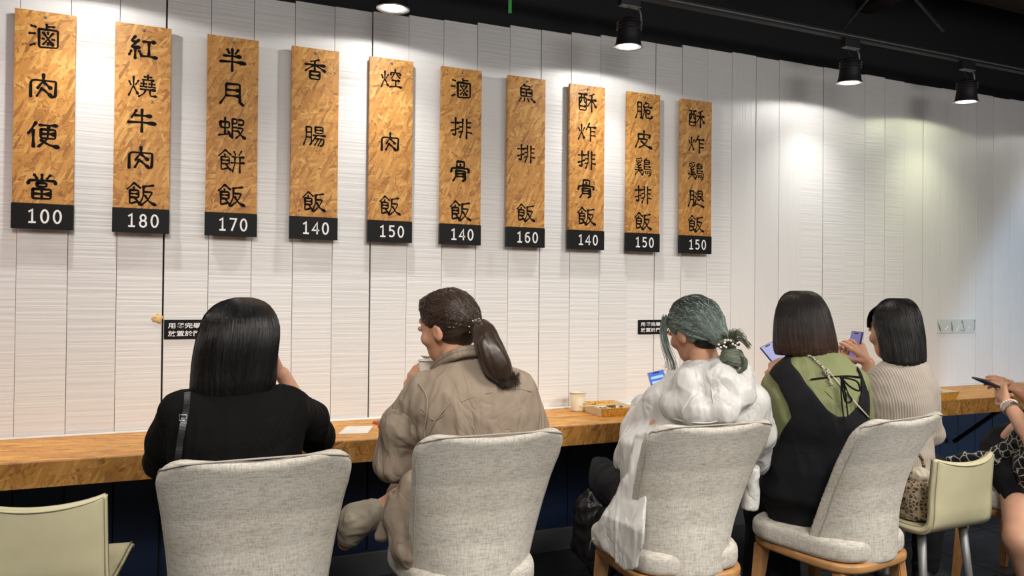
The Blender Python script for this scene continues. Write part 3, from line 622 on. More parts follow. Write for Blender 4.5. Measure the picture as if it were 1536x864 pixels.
o = from_bm('filler_patch', bm, M['chip'], None, True); o.location = (-0.155, -0.0105, 1.213); tag(o, 'lump of yellowish dried filler at the plank gap left of the notice', 'filler patch')

# ------------------------------------------------------------------ things on the counter
def paper_cup(loc, h, r1, r0, mat, label, cat='cup', tilt=None):
    t = thing('paper_cup', label, cat, loc)
    if tilt: t.rotation_euler = tilt
    lathe('cup_body', [(0.0005, 0.002), (r0-0.001, 0.002), (r0, 0.0), (r0, 0.004), (r1-0.002, h-0.003), (r1-0.0035, h-0.003), (r0-0.002, 0.006), (0.0005, 0.006)], mat, t, 40)
    R = [((r1)*math.cos(a), (r1)*math.sin(a), h-0.002) for a in np.linspace(0, 2*math.pi, 41)[:-1]]
    tube('rolled_rim', R, 0.0022, mat, t, 6, True); return t
paper_cup((1.79, -0.12, 0.7403), 0.097, 0.043, 0.032, M['cup'], 'cream paper cup standing on the counter beside the food box')
def food_box(loc, rz, L, W, H, label):
    t = thing('food_box', label, 'food box', loc, rz, 'open food boxes on the counter')
    hx, hy = L/2, W/2; ix, iy = hx*0.90, hy*0.86; th = 0.0022
    def wall(p, q, r_, s, mat_):       # p,q bottom outer; r,s top outer
        n = (Vector(q)-Vector(p)).cross(Vector(s)-Vector(p)).normalized()*th
        V = [Vector(v) for v in (p, q, r_, s)]; V += [v-n for v in V]
        return mesh_obj('side_panel', V, [(0, 1, 2, 3), (7, 6, 5, 4), (0, 4, 5, 1), (1, 5, 6, 2), (2, 6, 7, 3), (3, 7, 4, 0)], mat_, t, False)
    b = [(-ix, -iy, 0), (ix, -iy, 0), (ix, iy, 0), (-ix, iy, 0)]; u = [(-hx, -hy, H), (hx, -hy, H), (hx, hy, H), (-hx, hy, H)]
    for k in range(4): wall(b[k], b[(k+1) % 4], u[(k+1) % 4], u[k], M['tray'] if k % 2 == 0 else M['cup'])
    box('bottom_panel', (-ix, ix, -iy, iy, 0.0, 0.002), M['traywhite'], t)
    tube('rim', [(-hx, -hy, H), (hx, -hy, H), (hx, hy, H), (-hx, hy, H)], 0.0018, M['traywhite'], t, 6, True)
    V, F = [], []; n = 22; r = random.Random(int(L*1000)+int(loc[0]*10))
    for i in range(n+1):
        for j in range(n+1):
            x = -ix*0.97+2*ix*0.97*i/n; y = -iy*0.97+2*iy*0.97*j/n; e = min(1, 6*min(i, n-i, j, n-j)/n)
            V.append((x, y, 0.004+(H*0.55+0.006*float(vnoise(np.array([x*70]), np.array([y*70]), np.array([1.3]))[0]))*e))
    for i in range(n):
        for j in range(n): a = i*(n+1)+j; F.append((a, a+n+1, a+n+2, a+1))
    mesh_obj('rice', V, F, M['rice'], t)
    for k in range(16):
        bm = bmesh.new(); bmesh.ops.create_icosphere(bm, subdivisions=2, radius=1.0); s = (r.uniform(.008, .016), r.uniform(.007, .012), r.uniform(.005, .009)); sd = r.uniform(0, 9)
        for v in bm.verts:
            q = float(vnoise(np.array([v.co.x*1.5+sd]), np.array([v.co.y*1.5]), np.array([v.co.z*1.5+sd]))[0]); v.co = Vector((v.co.x*s[0], v.co.y*s[1], v.co.z*s[2]))*(1+0.35*q)
        o = from_bm('food_piece', bm, M['leaf'] if k % 5 == 4 else M['food'], t, True); o.location = (r.uniform(-ix, ix)*0.8, r.uniform(-iy, iy)*0.75, H*0.66+r.uniform(0, .006)); o.rotation_euler = (0, 0, r.uniform(0, 3))
    return t
food_box((1.905, -0.225, 0.7403), math.radians(-2), 0.20, 0.24, 0.042, 'open patterned food box with chopsticks across it beside the paper cup')
food_box((4.035, -0.395, 0.7403), math.radians(0), 0.22, 0.17, 0.045, 'open orange food box right of the person in beige knit')
cs = thing('chopsticks', 'pair of bamboo chopsticks laid across the open food box', 'chopsticks', (1.86, -0.25, 0.7857))
for k in (0, 1): tube('chopstick', [(-0.135, -0.018+0.011*k, 0.0), (0.10, -0.012+0.022*k, 0.0)], [0.0028, 0.002], M['bamboo'], cs, 8)
c2 = thing('disposable_spoon', 'pale disposable spoon resting on the far right food box', 'spoon', (4.03, -0.37, 0.7895))
tube('handle', [(-0.06, 0.0, 0.001), (0.06, 0.02, 0.022)], 0.003, M['paper'], c2); lathe('bowl', [(0.001, -0.004), (0.012, -0.002), (0.018, 0.003), (0.016, 0.003), (0.001, 0.0)], M['paper'], c2, 20, Matrix.Translation((-0.07, -0.002, 0.002)))
nap = mesh_obj('paper_napkin', [(0.545, -0.335, 0.7412), (0.665, -0.36, 0.7412), (0.722, -0.205, 0.7430), (0.612, -0.175, 0.7414), (0.545, -0.335, 0.7404), (0.665, -0.36, 0.7404), (0.722, -0.205, 0.7420), (0.612, -0.175, 0.7404)],
               [(0, 1, 2, 3), (7, 6, 5, 4), (0, 4, 5, 1), (1, 5, 6, 2), (2, 6, 7, 3), (3, 7, 4, 0)], M['paper'], None, False); tag(nap, 'white paper sheet lying on the counter left of the person drinking', 'paper')
rp = thing('phone_in_red_case', 'red-edged dark phone lying on the counter by the white paper', 'phone', (0.80, -0.20, 0.7403), math.radians(25))
box('case', (-0.038, 0.038, -0.08, 0.08, 0, 0.012), M['redcase'], rp, bev=0.003); box('screen', (-0.034, 0.034, -0.076, 0.076, 0.0121, 0.0128), M['phonebody'], rp)
rp2 = thing('lip_balm', 'small red and white tube beside the red-edged phone', 'tube', (0.755, -0.27, 0.7465), math.radians(-40))
tube('barrel', [(-0.028, 0, 0), (0.015, 0, 0)], 0.006, M['redcase'], rp2, 12); tube('cap', [(0.0152, 0, 0), (0.035, 0, 0)], 0.006, M['white'], rp2, 12)

# ------------------------------------------------------------------ upholstered chairs
def chair_back_f():
    zs = [0.37, 0.45, 0.55, 0.65, 0.75, 0.84, 0.915]; hw = [0.204, 0.210, 0.216, 0.222, 0.231, 0.241, 0.247]; yc = [0.0, 0.004, 0.010, -0.002, -0.030, -0.068, -0.105]; cur = [0.20, 0.16, 0.11, 0.075, 0.055, 0.040, 0.032]
    def f(P):
        x, y, z = P[:, 0], P[:, 1], P[:, 2]; w_ = np.interp(z, zs, hw); c = np.interp(z, zs, yc); k = np.interp(z, zs, cur)
        u = np.clip(np.abs(x)/w_, 0, 1.2); ys = c+k*u**2.6
        top = 0.912-0.016*np.cos(np.clip(x/0.24, -1, 1)*math.pi)*0.6
        r = 0.075; dx = np.abs(x)-(w_-r); dz = z-(top-r)
        out = np.where((dx > 0) & (dz > 0), np.hypot(dx, dz)-r, np.maximum(dx-r, dz-r)); out = np.maximum(out, 0.372-z)
        slab = (np.abs(y-ys)-0.023)/np.sqrt(1+(k*2.6*u**1.6/w_)**2)
        return smax(slab, out, 0.022)
    return f
def make_chair():
    t = thing('upholstered_chair', 'x', 'chair')
    sdf_obj('backrest', chair_back_f(), (-0.29, -0.17, 0.34), (0.29, 0.27, 0.94), 0.0075, M['linen'], t)
    def seat(P):
        x, y, z = P[:, 0], P[:, 1]-0.225, P[:, 2]; w_ = 0.225+0.02*np.clip(y/0.2, -1, 1)
        v = ((np.abs(x)/w_)**4+(np.abs(y)/0.232)**4)**0.25; side = (v-1)*0.22; tp = z-(0.468-0.10*(x*x+y*y))
        return smax(side, np.maximum(tp, 0.382-z), 0.028)
    sdf_obj('seat', seat, (-0.28, -0.04, 0.36), (0.28, 0.50, 0.50), 0.008, M['linen'], t)
    # oak rail following the seat plan
    V, F = [], []; n = 64
    for k in range(n):
        a = 2*math.pi*k/n; ca, sa = math.cos(a), math.sin(a); q = (abs(ca)**4+abs(sa)**4)**-0.25
        for s, z in ((1.0, 0.352), (1.01, 0.360), (1.01, 0.374), (1.0, 0.3815), (0.86, 0.3815), (0.86, 0.352)): V.append((ca*q*0.214*s, 0.225+sa*q*0.236*s, z))
    for k in range(n):
        for j in range(6): F.append((k*6+j, ((k+1) % n)*6+j, ((k+1) % n)*6+(j+1) % 6, k*6+(j+1) % 6))
    mesh_obj('seat_rail', V, F, M['wood'], t)
    for sx in (-1, 1):
        for yy, dy in ((0.055, -0.05), (0.405, 0.03)):
            V = []
            for z, s, e in ((0.3515, 0.024, 0.0), (0.0005, 0.014, 1.0)):
                for cx, cy in ((-1, -1), (1, -1), (1, 1), (-1, 1)): V.append((sx*(0.165+0.025*e)+cx*s, yy+dy*e+cy*s, z))
            bm = bmesh.new(); vs = [bm.verts.new(v) for v in V]
            for f_ in ((0, 1, 2, 3), (7, 6, 5, 4), (0, 4, 5, 1), (1, 5, 6, 2), (2, 6, 7, 3), (3, 7, 4, 0)): bm.faces.new([vs[i] for i in f_])
            bmesh.ops.recalc_face_normals(bm, faces=bm.faces); bmesh.ops.bevel(bm, geom=list(bm.edges), offset=0.004, segments=2, affect='EDGES'); from_bm('leg', bm, M['wood'], t)
    # piping just inside the rim, on the rear face
    fb = chair_back_f(); pts = []
    for a in np.linspace(0, 1, 90):
        s = a*3
        if s < 1: z = 0.40+s*(0.84-0.40); x = -np.interp(z, [0.37, 0.55, 0.75, 0.84], [0.198, 0.208, 0.225, 0.238])
        elif s < 2:
            q = (s-1); ang = math.pi*(1-q); x = 0.246*np.sign(math.cos(ang))*abs(math.cos(ang))**0.35*1.0; z = 0.835+0.077*abs(math.sin(ang))**0.5
        else: z = 0.84-(s-2)*(0.84-0.40); x = np.interp(z, [0.37, 0.55, 0.75, 0.84], [0.198, 0.208, 0.225, 0.238])
        pts.append([x*0.985, -0.2, z])
    P = np.array(pts); act = np.ones(len(P), bool)
    for it in range(60): d = fb(P); P[:, 1] += np.clip(d, -0.01, 0.01)*(d > 0)*0.8
    ok = np.abs(fb(P)) < 0.004; P = P[ok]
    if len(P) > 10: tube('piping', catmull(P[::2], 2), 0.0028, M['piping'], t, 6)
    return t
ch0 = make_chair()
CH = [((0.150, -1.395), 0, 'beige linen chair nearest the camera, holding the person in black'), ((0.835, -1.300), -2, 'beige linen chair with small stains holding the person in the taupe shirt'),
      ((1.585, -1.395), -4, 'beige linen chair holding the green-haired person in the white jacket'), ((2.305, -1.515), 8, 'beige linen chair turned left under the person in the black apron dress'), ((3.545, -1.47), 3, 'beige linen chair at the right edge under the person with bracelets')]
for i, ((x, y), a, lb) in enumerate(CH):
    c = ch0 if i == 0 else copy_tree(ch0); c.location = (x, y, 0); c.rotation_euler = (0, 0, math.radians(a)); c['label'] = lb; c['group'] = 'beige linen chairs along the counter'
# ------------------------------------------------------------------ cream leatherette stools
def make_stool():
    t = thing('cream_chair', 'x', 'chair')
    prof = catmull([(0.39, 0.452), (0.35, 0.462), (0.22, 0.455), (0.07, 0.452), (0.018, 0.470), (-0.004, 0.52), (-0.016, 0.60), (-0.036, 0.735)], 7)
    hw = 0.175; nx = 15; V, F = [], []; n = len(prof); T = np.gradient(np.array(prof), axis=0); T /= np.linalg.norm(T, axis=1)[:, None]
    def P(i, u, side):
        y, z = prof[i]; s = i/(n-1); up = max(0, (s-0.62)/0.38); w_ = hw*(1-0.03*up)
        z = z-0.020*up*(1-u*u)+0.004*up*abs(u)**6; y = y+0.028*up*(u*u); ny, nz = -T[i][1], T[i][0]; return (u*w_, y+ny*side*0.013, z+nz*side*0.013)
    for side in (-1, 1):
        for i in range(n):
            for j in range(nx): V.append(P(i, -1+2*j/(nx-1), side))
    o = n*nx
    for i in range(n-1):
        for j in range(nx-1):
            a = i*nx+j; F.append((a, a+1, a+nx+1, a+nx)); F.append((o+a, o+a+nx, o+a+nx+1, o+a+1))
    ring = [j for j in range(nx)]+[i*nx+nx-1 for i in range(1, n)]+[(n-1)*nx+j for j in range(nx-2, -1, -1)]+[i*nx for i in range(n-2, 0, -1)]
    for k in range(len(ring)): a, b = ring[k], ring[(k+1) % len(ring)]; F.append((a, o+a, o+b, b))
    bm = bmesh.new(); vs = [bm.verts.new(v) for v in V]
    for f_ in F: bm.faces.new([vs[i] for i in f_])
    bmesh.ops.recalc_face_normals(bm, faces=bm.faces)
    es = [e for e in bm.edges if e.calc_face_angle(0) > 1.0]; bmesh.ops.bevel(bm, geom=es, offset=0.006, segments=3, affect='EDGES')
    from_bm('seat_shell', bm, M['cream'], t, True)
    for side in (-1, 1):
        pts = [P(k//nx if False else k // nx, -1+2*(k % nx)/(nx-1), side*1.05) for k in ring]
        pts = [(p[0]*0.962, p[1], p[2]-(0.008 if (k//nx) == n-1 else 0)) for p, k in zip(pts, ring)]
        tube('edge_seam', pts, 0.0018, M['stitch'], t, 5, True)
    for sx in (-1, 1):
        for y0, y1 in ((0.075, 0.035), (0.335, 0.385)): tube('leg', [(sx*0.12, y0, 0.438), (sx*0.15, y1, 0.001)], [0.0165, 0.0115], M['greymetal'], t, 14)
        tube('side_rail', [(sx*0.12, 0.075, 0.432), (sx*0.12, 0.335, 0.432)], 0.011, M['greymetal'], t)
    return t
st0 = make_stool(); st0.location = (-0.405, -0.985, 0); st0.rotation_euler = (0, 0, math.radians(-6)); st0['label'] = 'cream leatherette chair standing empty at the lower left'; st0['group'] = 'cream leatherette chairs'
st1 = copy_tree(st0); st1.location = (2.690, -1.535, 0); st1.rotation_euler = (0, 0, math.radians(2)); st1['label'] = 'cream leatherette chair on grey legs at right with a lace bag on its seat'
# ------------------------------------------------------------------ people
# Each figure has its own upright frame (x to its right as seen from the aisle, y away from the aisle, z up).  q(px, py, b) gives a joint in that
# frame from a sight line and a distance b in front of / behind the hip plane, so every joint has a true depth.
class Fig:
    def __init__(s, px, Z, label, name='person'):
        d = FWD+RGT*(px-768)/FPX-UPV*(440-432)/FPX; h = np.array([d[0], d[1], 0]); s.D = Z*np.linalg.norm(h); h /= np.linalg.norm(h)
        s.F = h; s.R = np.array([h[1], -h[0], 0]); s.O = np.array([CAM[0], CAM[1], 0])+h*s.D; s.px = px
        s.t = thing(name, label, 'person', s.O, math.atan2(s.R[1], s.R[0]))
    def q(s, px, py, b=0.0):
        d = FWD+RGT*(px-768)/FPX-UPV*(py-432)/FPX; t = (s.D+b)/(d@s.F); p = CAM+d*t-s.O; return np.array([p@s.R, p@s.F, p[2]])
    def row(s, py, L, R_, b, d):
        l = s.q(L, py, b); r = s.q(R_, py, b); return ((l[2]+r[2])/2, (l[0]+r[0])/2, (r[0]-l[0])/2, b, d)
    def loft(s, rows, low=(), **k): return loft([s.row(*r) for r in rows]+list(low), **k)
    def loc(s, x, y, z): d = np.array([x, y, z])-s.O; return np.array([d@s.R, d@s.F, d[2]])
    def seat(s, c, yaw, fwd, dx=0.0, z=0.57):
        a = math.radians(yaw); return s.loc(c[0]-math.sin(a)*fwd+math.cos(a)*dx, c[1]+math.cos(a)*fwd+math.sin(a)*dx, z)
    def lows(s, h, zs=(.80, .66, .52, .42), w_=(.175, .17, .165, .15), d=(.125, .12, .12, .11)): return [(z, h[0], a, h[1], b) for z, a, b in zip(zs, w_, d)]
    def world(s, p): return s.O+s.R*p[0]+s.F*p[1]+np.array([0, 0, p[2]])
def rotm(yaw=0, pitch=0, roll=0):
    a, b, c = map(math.radians, (yaw, pitch, roll))
    return np.array((Matrix.Rotation(a, 3, 'Z') @ Matrix.Rotation(b, 3, 'X') @ Matrix.Rotation(c, 3, 'Y')))
class Head:
    """x right, y face forward, z up in the head's own axes"""
    def __init__(s, c, yaw, pitch=0, roll=0, k=1.0): s.c = np.asarray(c, float); s.R = rotm(yaw, pitch, roll); s.k = k
    def p(s, x, y, z): return s.c+s.R@np.array([x, y, z])*s.k
    def e(s, c, r): return ell(s.p(*c), np.array(r)*s.k, s.R)
    def f(s):
        k = s.k
        f = union([s.e((0, -.012, .045), (.074, .092, .078)), s.e((0, .03, -.01), (.062, .064, .088)), s.e((0, .050, -.075), (.036, .034, .032))], 0.03*k)
        f = smin_f(f, s.e((0, .082, .048), (.040, .012, .012)), 0.012)
        f = cut(f, s.e((.031, .102, .022), (.019, .014, .012)), 0.012); f = cut(f, s.e((-.031, .102, .022), (.019, .014, .012)), 0.012)
        for sx in (-1, 1):
            f = smin_f(f, s.e((sx*.045, .062, -.018), (.022, .022, .022)), 0.015)
            ear = cut(s.e((sx*.076, -.006, -.004), (.010, .019, .031)), s.e((sx*.088, .0, -.002), (.007, .010, .018)), 0.003); f = smin_f(f, ear, 0.005)
            f = smin_f(f, cone(s.p(sx*.031-.010, .086, .022), s.p(sx*.031+.010, .086, .022), .0085*k, .0085*k), 0.003)
        f = smin_f(f, cone(s.p(0, .088, .028), s.p(0, .108, -.014), .006*k, .011*k), 0.008); f = smin_f(f, s.e((.011, .098, -.018), (.008, .008, .007)), 0.004); f = smin_f(f, s.e((-.011, .098, -.018), (.008, .008, .007)), 0.004)
        f = smin_f(f, s.e((0, .0905, -.041), (.021, .0085, .0045)), 0.003); f = smin_f(f, s.e((0, .0895, -.0505), (.018, .0085, .0055)), 0.003)
        return near(f, s.c, 0.26*k)
def smin_f(a, b, k): return lambda P: smin(a(P), b(P), k)
def unit(v): v = np.asarray(v, float); return v/(np.linalg.norm(v)+1e-9)
def hand(w_, d, up, side, curl=0.6, spread=0.25, k=1.0, thumb=0.8, scale=0.95):
    """wrist point, pointing direction, back-of-hand normal, thumb side (+1/-1 along cross), finger curl in radians per joint"""
    w_ = np.asarray(w_, float); d = unit(d); up = unit(np.asarray(up)-d*np.dot(up, d)); lat = np.cross(d, up)*side; s = scale; fs = []
    palm = [cone(w_+d*0.010*s, w_+d*0.082*s+lat*o*0.028*s, 0.015*s, 0.0105*s) for o in (-1, -.35, .35, 1)]
    fs.append(union(palm, 0.010)); tips = []
    for o, ln, c in ((1, .90, .85), (.35, 1.0, 1.0), (-.35, .94, 1.1), (-1, .74, 1.2)):
        p = w_+d*(0.084-abs(o)*.004)*s+lat*o*0.0285*s; dr = unit(d+lat*o*spread*0.4); a = 0.0; pts = [p]
        for L in (0.040, 0.025, 0.020):
            a += curl*c; v = dr*math.cos(a)-up*math.sin(a); p = p+v*L*ln*s; pts.append(p)
        fs.append(chain(pts, [0.0098*s, 0.0088*s, 0.0080*s, 0.0070*s], 0.003)); tips.append((pts[-1], v, dr*math.sin(a)+up*math.cos(a)))
    p = w_+d*0.020*s+lat*0.020*s; v1 = unit(d*0.75+lat*0.85-up*0.35*thumb); v2 = unit(d*0.95+lat*0.35-up*0.75*thumb); q1 = p+v1*0.038*s; q2 = q1+v2*0.030*s; q3 = q2+unit(v2-lat*0.3)*0.024*s
    fs.append(chain([p, q1, q2, q3], [0.014*s, 0.0112*s, 0.0098*s, 0.0082*s], 0.005)); tips.append((q3, unit(q3-q2), unit(np.cross(v2, np.cross(up, v2)))))
    f = fs[0]
    f = union(fs, 0.0035)
    return near(f, w_+d*0.08*s, 0.24), tips
def nails(tips, par):
    for p, v, n in tips:
        n = unit(n-v*np.dot(n, v)); x = np.cross(v, n); R = Matrix([[x[0], v[0], n[0]], [x[1], v[1], n[1]], [x[2], v[2], n[2]]]).to_4x4(); bm = bmesh.new(); bmesh.ops.create_icosphere(bm, subdivisions=2, radius=1)
        for q_ in bm.verts: q_.co = Matrix.Translation(p+n*0.0055+v*0.001) @ R @ Vector((q_.co.x*0.0042, q_.co.y*0.0055, q_.co.z*0.0014))
        from_bm('nail', bm, M['nail'], par, True)
def eyes(H, par):
    for sx in (-1, 1):
        o = big_ball('eye', H.p(sx*.031, .0865, .0215), 0.0105*H.k, M['eye'], par); big_ball('iris', H.p(sx*.031, .0925, .0215), 0.0052*H.k, M['iris'], o)
def big_ball(name, c, r, mat, par, sub=3):
    bm = bmesh.new(); bmesh.ops.create_icosphere(bm, subdivisions=sub, radius=1); r = np.broadcast_to(r, 3)
    for v in bm.verts: v.co = Vector((c[0]+v.co.x*r[0], c[1]+v.co.y*r[1], c[2]+v.co.z*r[2]))
    return from_bm(name, bm, mat, par, True)
def strands(name, paths, mat, par, r0=0.0011, r1=0.0006):
    """paths: (N, n, 3) -> thin three-sided tubes in one mesh"""
    P = np.asarray(paths, float); N, n, _ = P.shape; T = np.gradient(P, axis=1); T /= np.linalg.norm(T, axis=2, keepdims=True)+1e-9
    up = np.array([0.31, 0.17, 0.93]); A = np.cross(T, up); A /= np.linalg.norm(A, axis=2, keepdims=True)+1e-9; B = np.cross(T, A)
    r = np.linspace(r0, r1, n)[None, :, None]; V = np.stack([P+r*(math.cos(a)*A+math.sin(a)*B) for a in (0, 2.094, 4.189)], 2).reshape(-1, 3)
    i = np.arange(N)[:, None, None]*n*3; j = np.arange(n-1)[None, :, None]*3; k = np.arange(3)[None, None, :]; k2 = (k+1) % 3
    F = np.stack([i+j+k, i+j+k2, i+j+3+k2, i+j+3+k], -1).reshape(-1, 4); o = big_mesh(name, V, F, mat, par); o['kind'] = 'stuff'; return o
def project(f, P, off=0.001, it=5):
    P = P.copy(); e = 0.002
    for _ in range(it):
        d = f(P); g = np.stack([f(P+np.eye(3)[a]*e)-d for a in range(3)], 1)/e; gn = (g**2).sum(1)+1e-6; s = np.clip((off-d)/gn, -0.03, 0.03); P += g*s[:, None]
    return P
def bob(fig, rows, mat, H, face_cut=True, n=2.15, seed=1, N=1500, amp=0.0035, cap=0.012, skip=None, tilt=0.0):
    L = fig.loft(rows, n=n, cap=cap); zt = L.zz[-1]; zb = L.zz[0]
    def f(P):
        z = P[:, 2]; a = np.interp(z, L.zz, L.Q[0]); b = np.interp(z, L.zz, L.Q[2]); ph = np.arctan2(P[:, 1]-b, P[:, 0]-a)
        low = np.clip((zt-z)/0.20, 0.1, 1); gr = vnoise(np.cos(ph)*13+seed, np.sin(ph)*13+seed, z*5)*0.7+vnoise(np.cos(ph)*34, np.sin(ph)*34+seed, z*7)*0.45
        d = L(P-np.stack([z*0, z*0, (P[:, 0])*tilt*np.clip((zt-z)/0.2, 0, 1)], 1)) if tilt else L(P)
        return d-amp*low*gr
    g = f
    if face_cut:
        g = cut(f, H.e((0, .115, -.055), (.056, .085, .115)), 0.008)
        g = cut(g, H.e((0, .03, -.15), (.055, .075, .09)), 0.008)
    lo = [min(L.Q[0]-L.Q[1])-0.02, min(L.Q[2]-L.Q[3])-0.02, zb-0.03]; hi = [max(L.Q[0]+L.Q[1])+0.02, max(L.Q[2]+L.Q[3])+0.02, zt+0.02]
    o = sdf_obj('hair', g, lo, hi, 0.0038, mat, fig.t)
    r = np.random.RandomState(seed); ph = r.rand(N)*2*math.pi; ns = 16; t = np.linspace(0.02, 1, ns); z = zt-(zt-zb)*(t[None]**1.6)*(0.93+0.075*r.rand(N)[:, None])
    a = np.interp(z, L.zz, L.Q[0]); w_ = np.interp(z, L.zz, L.Q[1]); b = np.interp(z, L.zz, L.Q[2]); d = np.interp(z, L.zz, L.Q[3]); sway = ph[:, None]+(r.rand(N)[:, None]-0.5)*0.22*t[None]+0.10*np.sin(t[None]*3+ph[:, None]*5)*t[None]
    c, s = np.cos(sway), np.sin(sway); rr_ = (np.abs(c)**n+np.abs(s)**n)**(-1/n); P = np.stack([a+w_*c*rr_, b+d*s*rr_, z], 2)
    P = project(f, P.reshape(-1, 3), 0.0006, 3)
    Q = P.reshape(N, ns, 3); keep = (g(P).reshape(N, ns) < 0.006).all(1)
    strands('hair_strands', Q[keep], mat, o); return o, f
def box3(P, c, h): return 0
def bounds(pts, m): pts = np.array(pts); return pts.min(0)-m, pts.max(0)+m

def shoe(fg, a, dr, mat):
    a = np.asarray(a, float); d = unit(np.array([dr[0], dr[1], 0])); z = np.array([0, 0, 1.0]); g = a*[1, 1, 0]
    f = union([cone(a+z*.02, g+z*.052, .046, .044), cone(g-d*.035+z*.05, g+d*.07+z*.045, .042, .042), cone(g+d*.05+z*.04, g+d*.165+z*.030, .040, .029)], .02); f2 = lambda P: smax(f(P), .006-P[:, 2], .004)
    lo, hi = bounds([a+z*.03, g-d*.05, g+d*.17, g+z*.0], .06); lo[2] = -.01; sdf_obj('shoe', f2, lo, hi, .006, mat, fg.t)
# ---- person 1: black bob, black shirt, seen from behind --------------------------------------------------------------
def person_black():
    fg = Fig(365, 2.22, 'person with a chin-length black bob and loose black shirt, leaning an elbow on the counter'); q = fg.q
    H = Head(q(352, 512, 0.10), -8, -12, 0, 1.0)
    neck = q(350, 590, 0.05); hip = fg.seat((0.150, -1.395), 0, 0.235); sL, sR = q(262, 622, 0.03), q(440, 612, 0.05)
    eL, wL = q(250, 690, 0.18), q(300, 672, 0.42); eR = q(476, 655, 0.36); wR = q(424, 562, 0.30)
    hd, tips = hand(wR, q(392, 528, 0.26)-wR, q(440, 520, 0.5)-wR, 1, 0.45, 0.3)
    hd2, tips2 = hand(wL, unit(q(350, 668, 0.55)-wL), (0, 0, 1), 1, 0.25, 0.2)
    fs = [H.f(), cone(H.p(0, -.02, -.07), neck, .050, .058), loft([(hip[2]-.07, hip[0], .14, hip[1], .10), (hip[2]+.12, hip[0], .15, hip[1], .10), (neck[2]-.10, neck[0], .16, neck[1]-.02, .085), (neck[2]-.01, neck[0], .08, neck[1], .05)], cap=.02),
          chain([sL, eL, wL], [.046, .038, .026], .02), chain([sR, eR, wR], [.044, .036, .025], .02), hd, hd2]
    for sx in (-1, 1):
        h_ = np.array([hip[0]+sx*.10, hip[1]+.02, .55]); k_ = np.array([hip[0]+sx*.13, hip[1]+.43, .53]); a_ = np.array([hip[0]+sx*.13, hip[1]+.36, .09]); fs += [chain([h_, k_, a_], [.082, .058, .036], .03), cone(a_+[0, -.02, -.03], a_+[0, .14, -.055], .035, .025)]
    sdf_obj('body', union(fs, 0.012), (-.36, -.25, .0), (.36, .72, 1.44), 0.0048, M['skin'], fg.t); nails(tips, fg.t); eyes(H, fg.t)
    rows = [(583, 310, 400, .03, .055), (592, 276, 432, .03, .085), (605, 256, 450, .02, .105), (628, 250, 458, .01, .125), (655, 252, 455, .0, .13), (690, 252, 450, -.0, .125)]
    T = fg.loft(rows, fg.lows(hip), n=2.4); sl = [chain([q(274, 616, .03), q(256, 662, .10), eL+[0, 0, 0]], [.062, .064, .058], .03), cone(eL, wL*0.6+eL*0.4, .056, .050), chain([q(428, 610, .04), q(462, 632, .20), eR+[0, 0, .0]], [.066, .064, .056], .03), cone(eR, eR*0.55+wR*0.45, .056, .046)]
    f = union([T]+sl, .035); neckcut = ell(neck+[0, .05, .035], (.075, .09, .03)); f = cut(f, neckcut, .01)
    f = wrinkles(f, .0042, (17, 20, 7), 3); sdf_obj('shirt', f, (-.36, -.24, .30), (.36, .56, 1.12), 0.0055, M['blackcloth'], fg.t)
    hr = [(446, 358, 376, .09, .015), (448, 344, 388, .09, .04), (452, 332, 397, .09, .062), (460, 318, 407, .09, .085), (475, 305, 416, .09, .11), (492, 299, 420, .09, .122), (512, 294, 419, .085, .125), (532, 290, 416, .08, .122), (552, 287, 415, .075, .118), (572, 285, 413, .065, .112), (588, 284, 410, .06, .105), (596, 288, 404, .06, .10)]
    bob(fg, hr, M['hair1'], H, seed=2, N=2200)
    L_ = []
    for sx in (-1, 1):
        h_ = np.array([hip[0]+sx*.08, hip[1]+.03, .565]); k_ = np.array([hip[0]+sx*.12, hip[1]+.43, .54]); a_ = np.array([hip[0]+sx*.13, hip[1]+.36, .10]); L_.append(chain([h_+[sx*.015, 0, 0], k_, a_], [.100, .080, .062], .03)); shoe(fg, a_, (0, 1), M['shoeblack'])
    L_.append(ell((hip[0], hip[1]+.02, .57), (.185, .135, .105))); sdf_obj('trousers', wrinkles(union(L_, .03), .006, (12, 12, 9), 61), (-.34, -.30, .02), (.38, .60, .74), .007, M['trouser'], fg.t)
    # spectacle temple peeping out at the right and a curl of hair
    tubes('spectacle_temple', [(catmull([H.p(.078, -.01, .02), H.p(.080, .05, .022), H.p(.075, .105, .020)], 6), .0022), (catmull([H.p(.072, .108, .022), H.p(.066, .112, .0), H.p(.04, .115, -.008), H.p(.012, .114, .006), H.p(.015, .113, .03), H.p(.05, .114, .036), H.p(.072, .108, .022)], 6), .0018), (catmull([H.p(-.072, .108, .022), H.p(-.066, .112, .0), H.p(-.04, .115, -.008), H.p(-.012, .114, .006), H.p(-.015, .113, .03), H.p(-.05, .114, .036), H.p(-.072, .108, .022)], 6), .0018)], M['black'], fg.t)
    return fg, f
fgA, fA = person_black()
def surf_line(fg, f, pts, off=0.003, side=-1, m=6):
    """lay a line of (px, py) points on the aisle side of a garment"""
    P = []
    for px, py in pts:
        a, b = fg.q(px, py, -0.45), fg.q(px, py, 0.45); t = np.linspace(0, 1, 220)[:, None]; L = a+(b-a)*t; d = f(L); i = np.argmax(d < off); P.append(L[i] if (d < off).any() else L[110])
    return catmull(P, m)
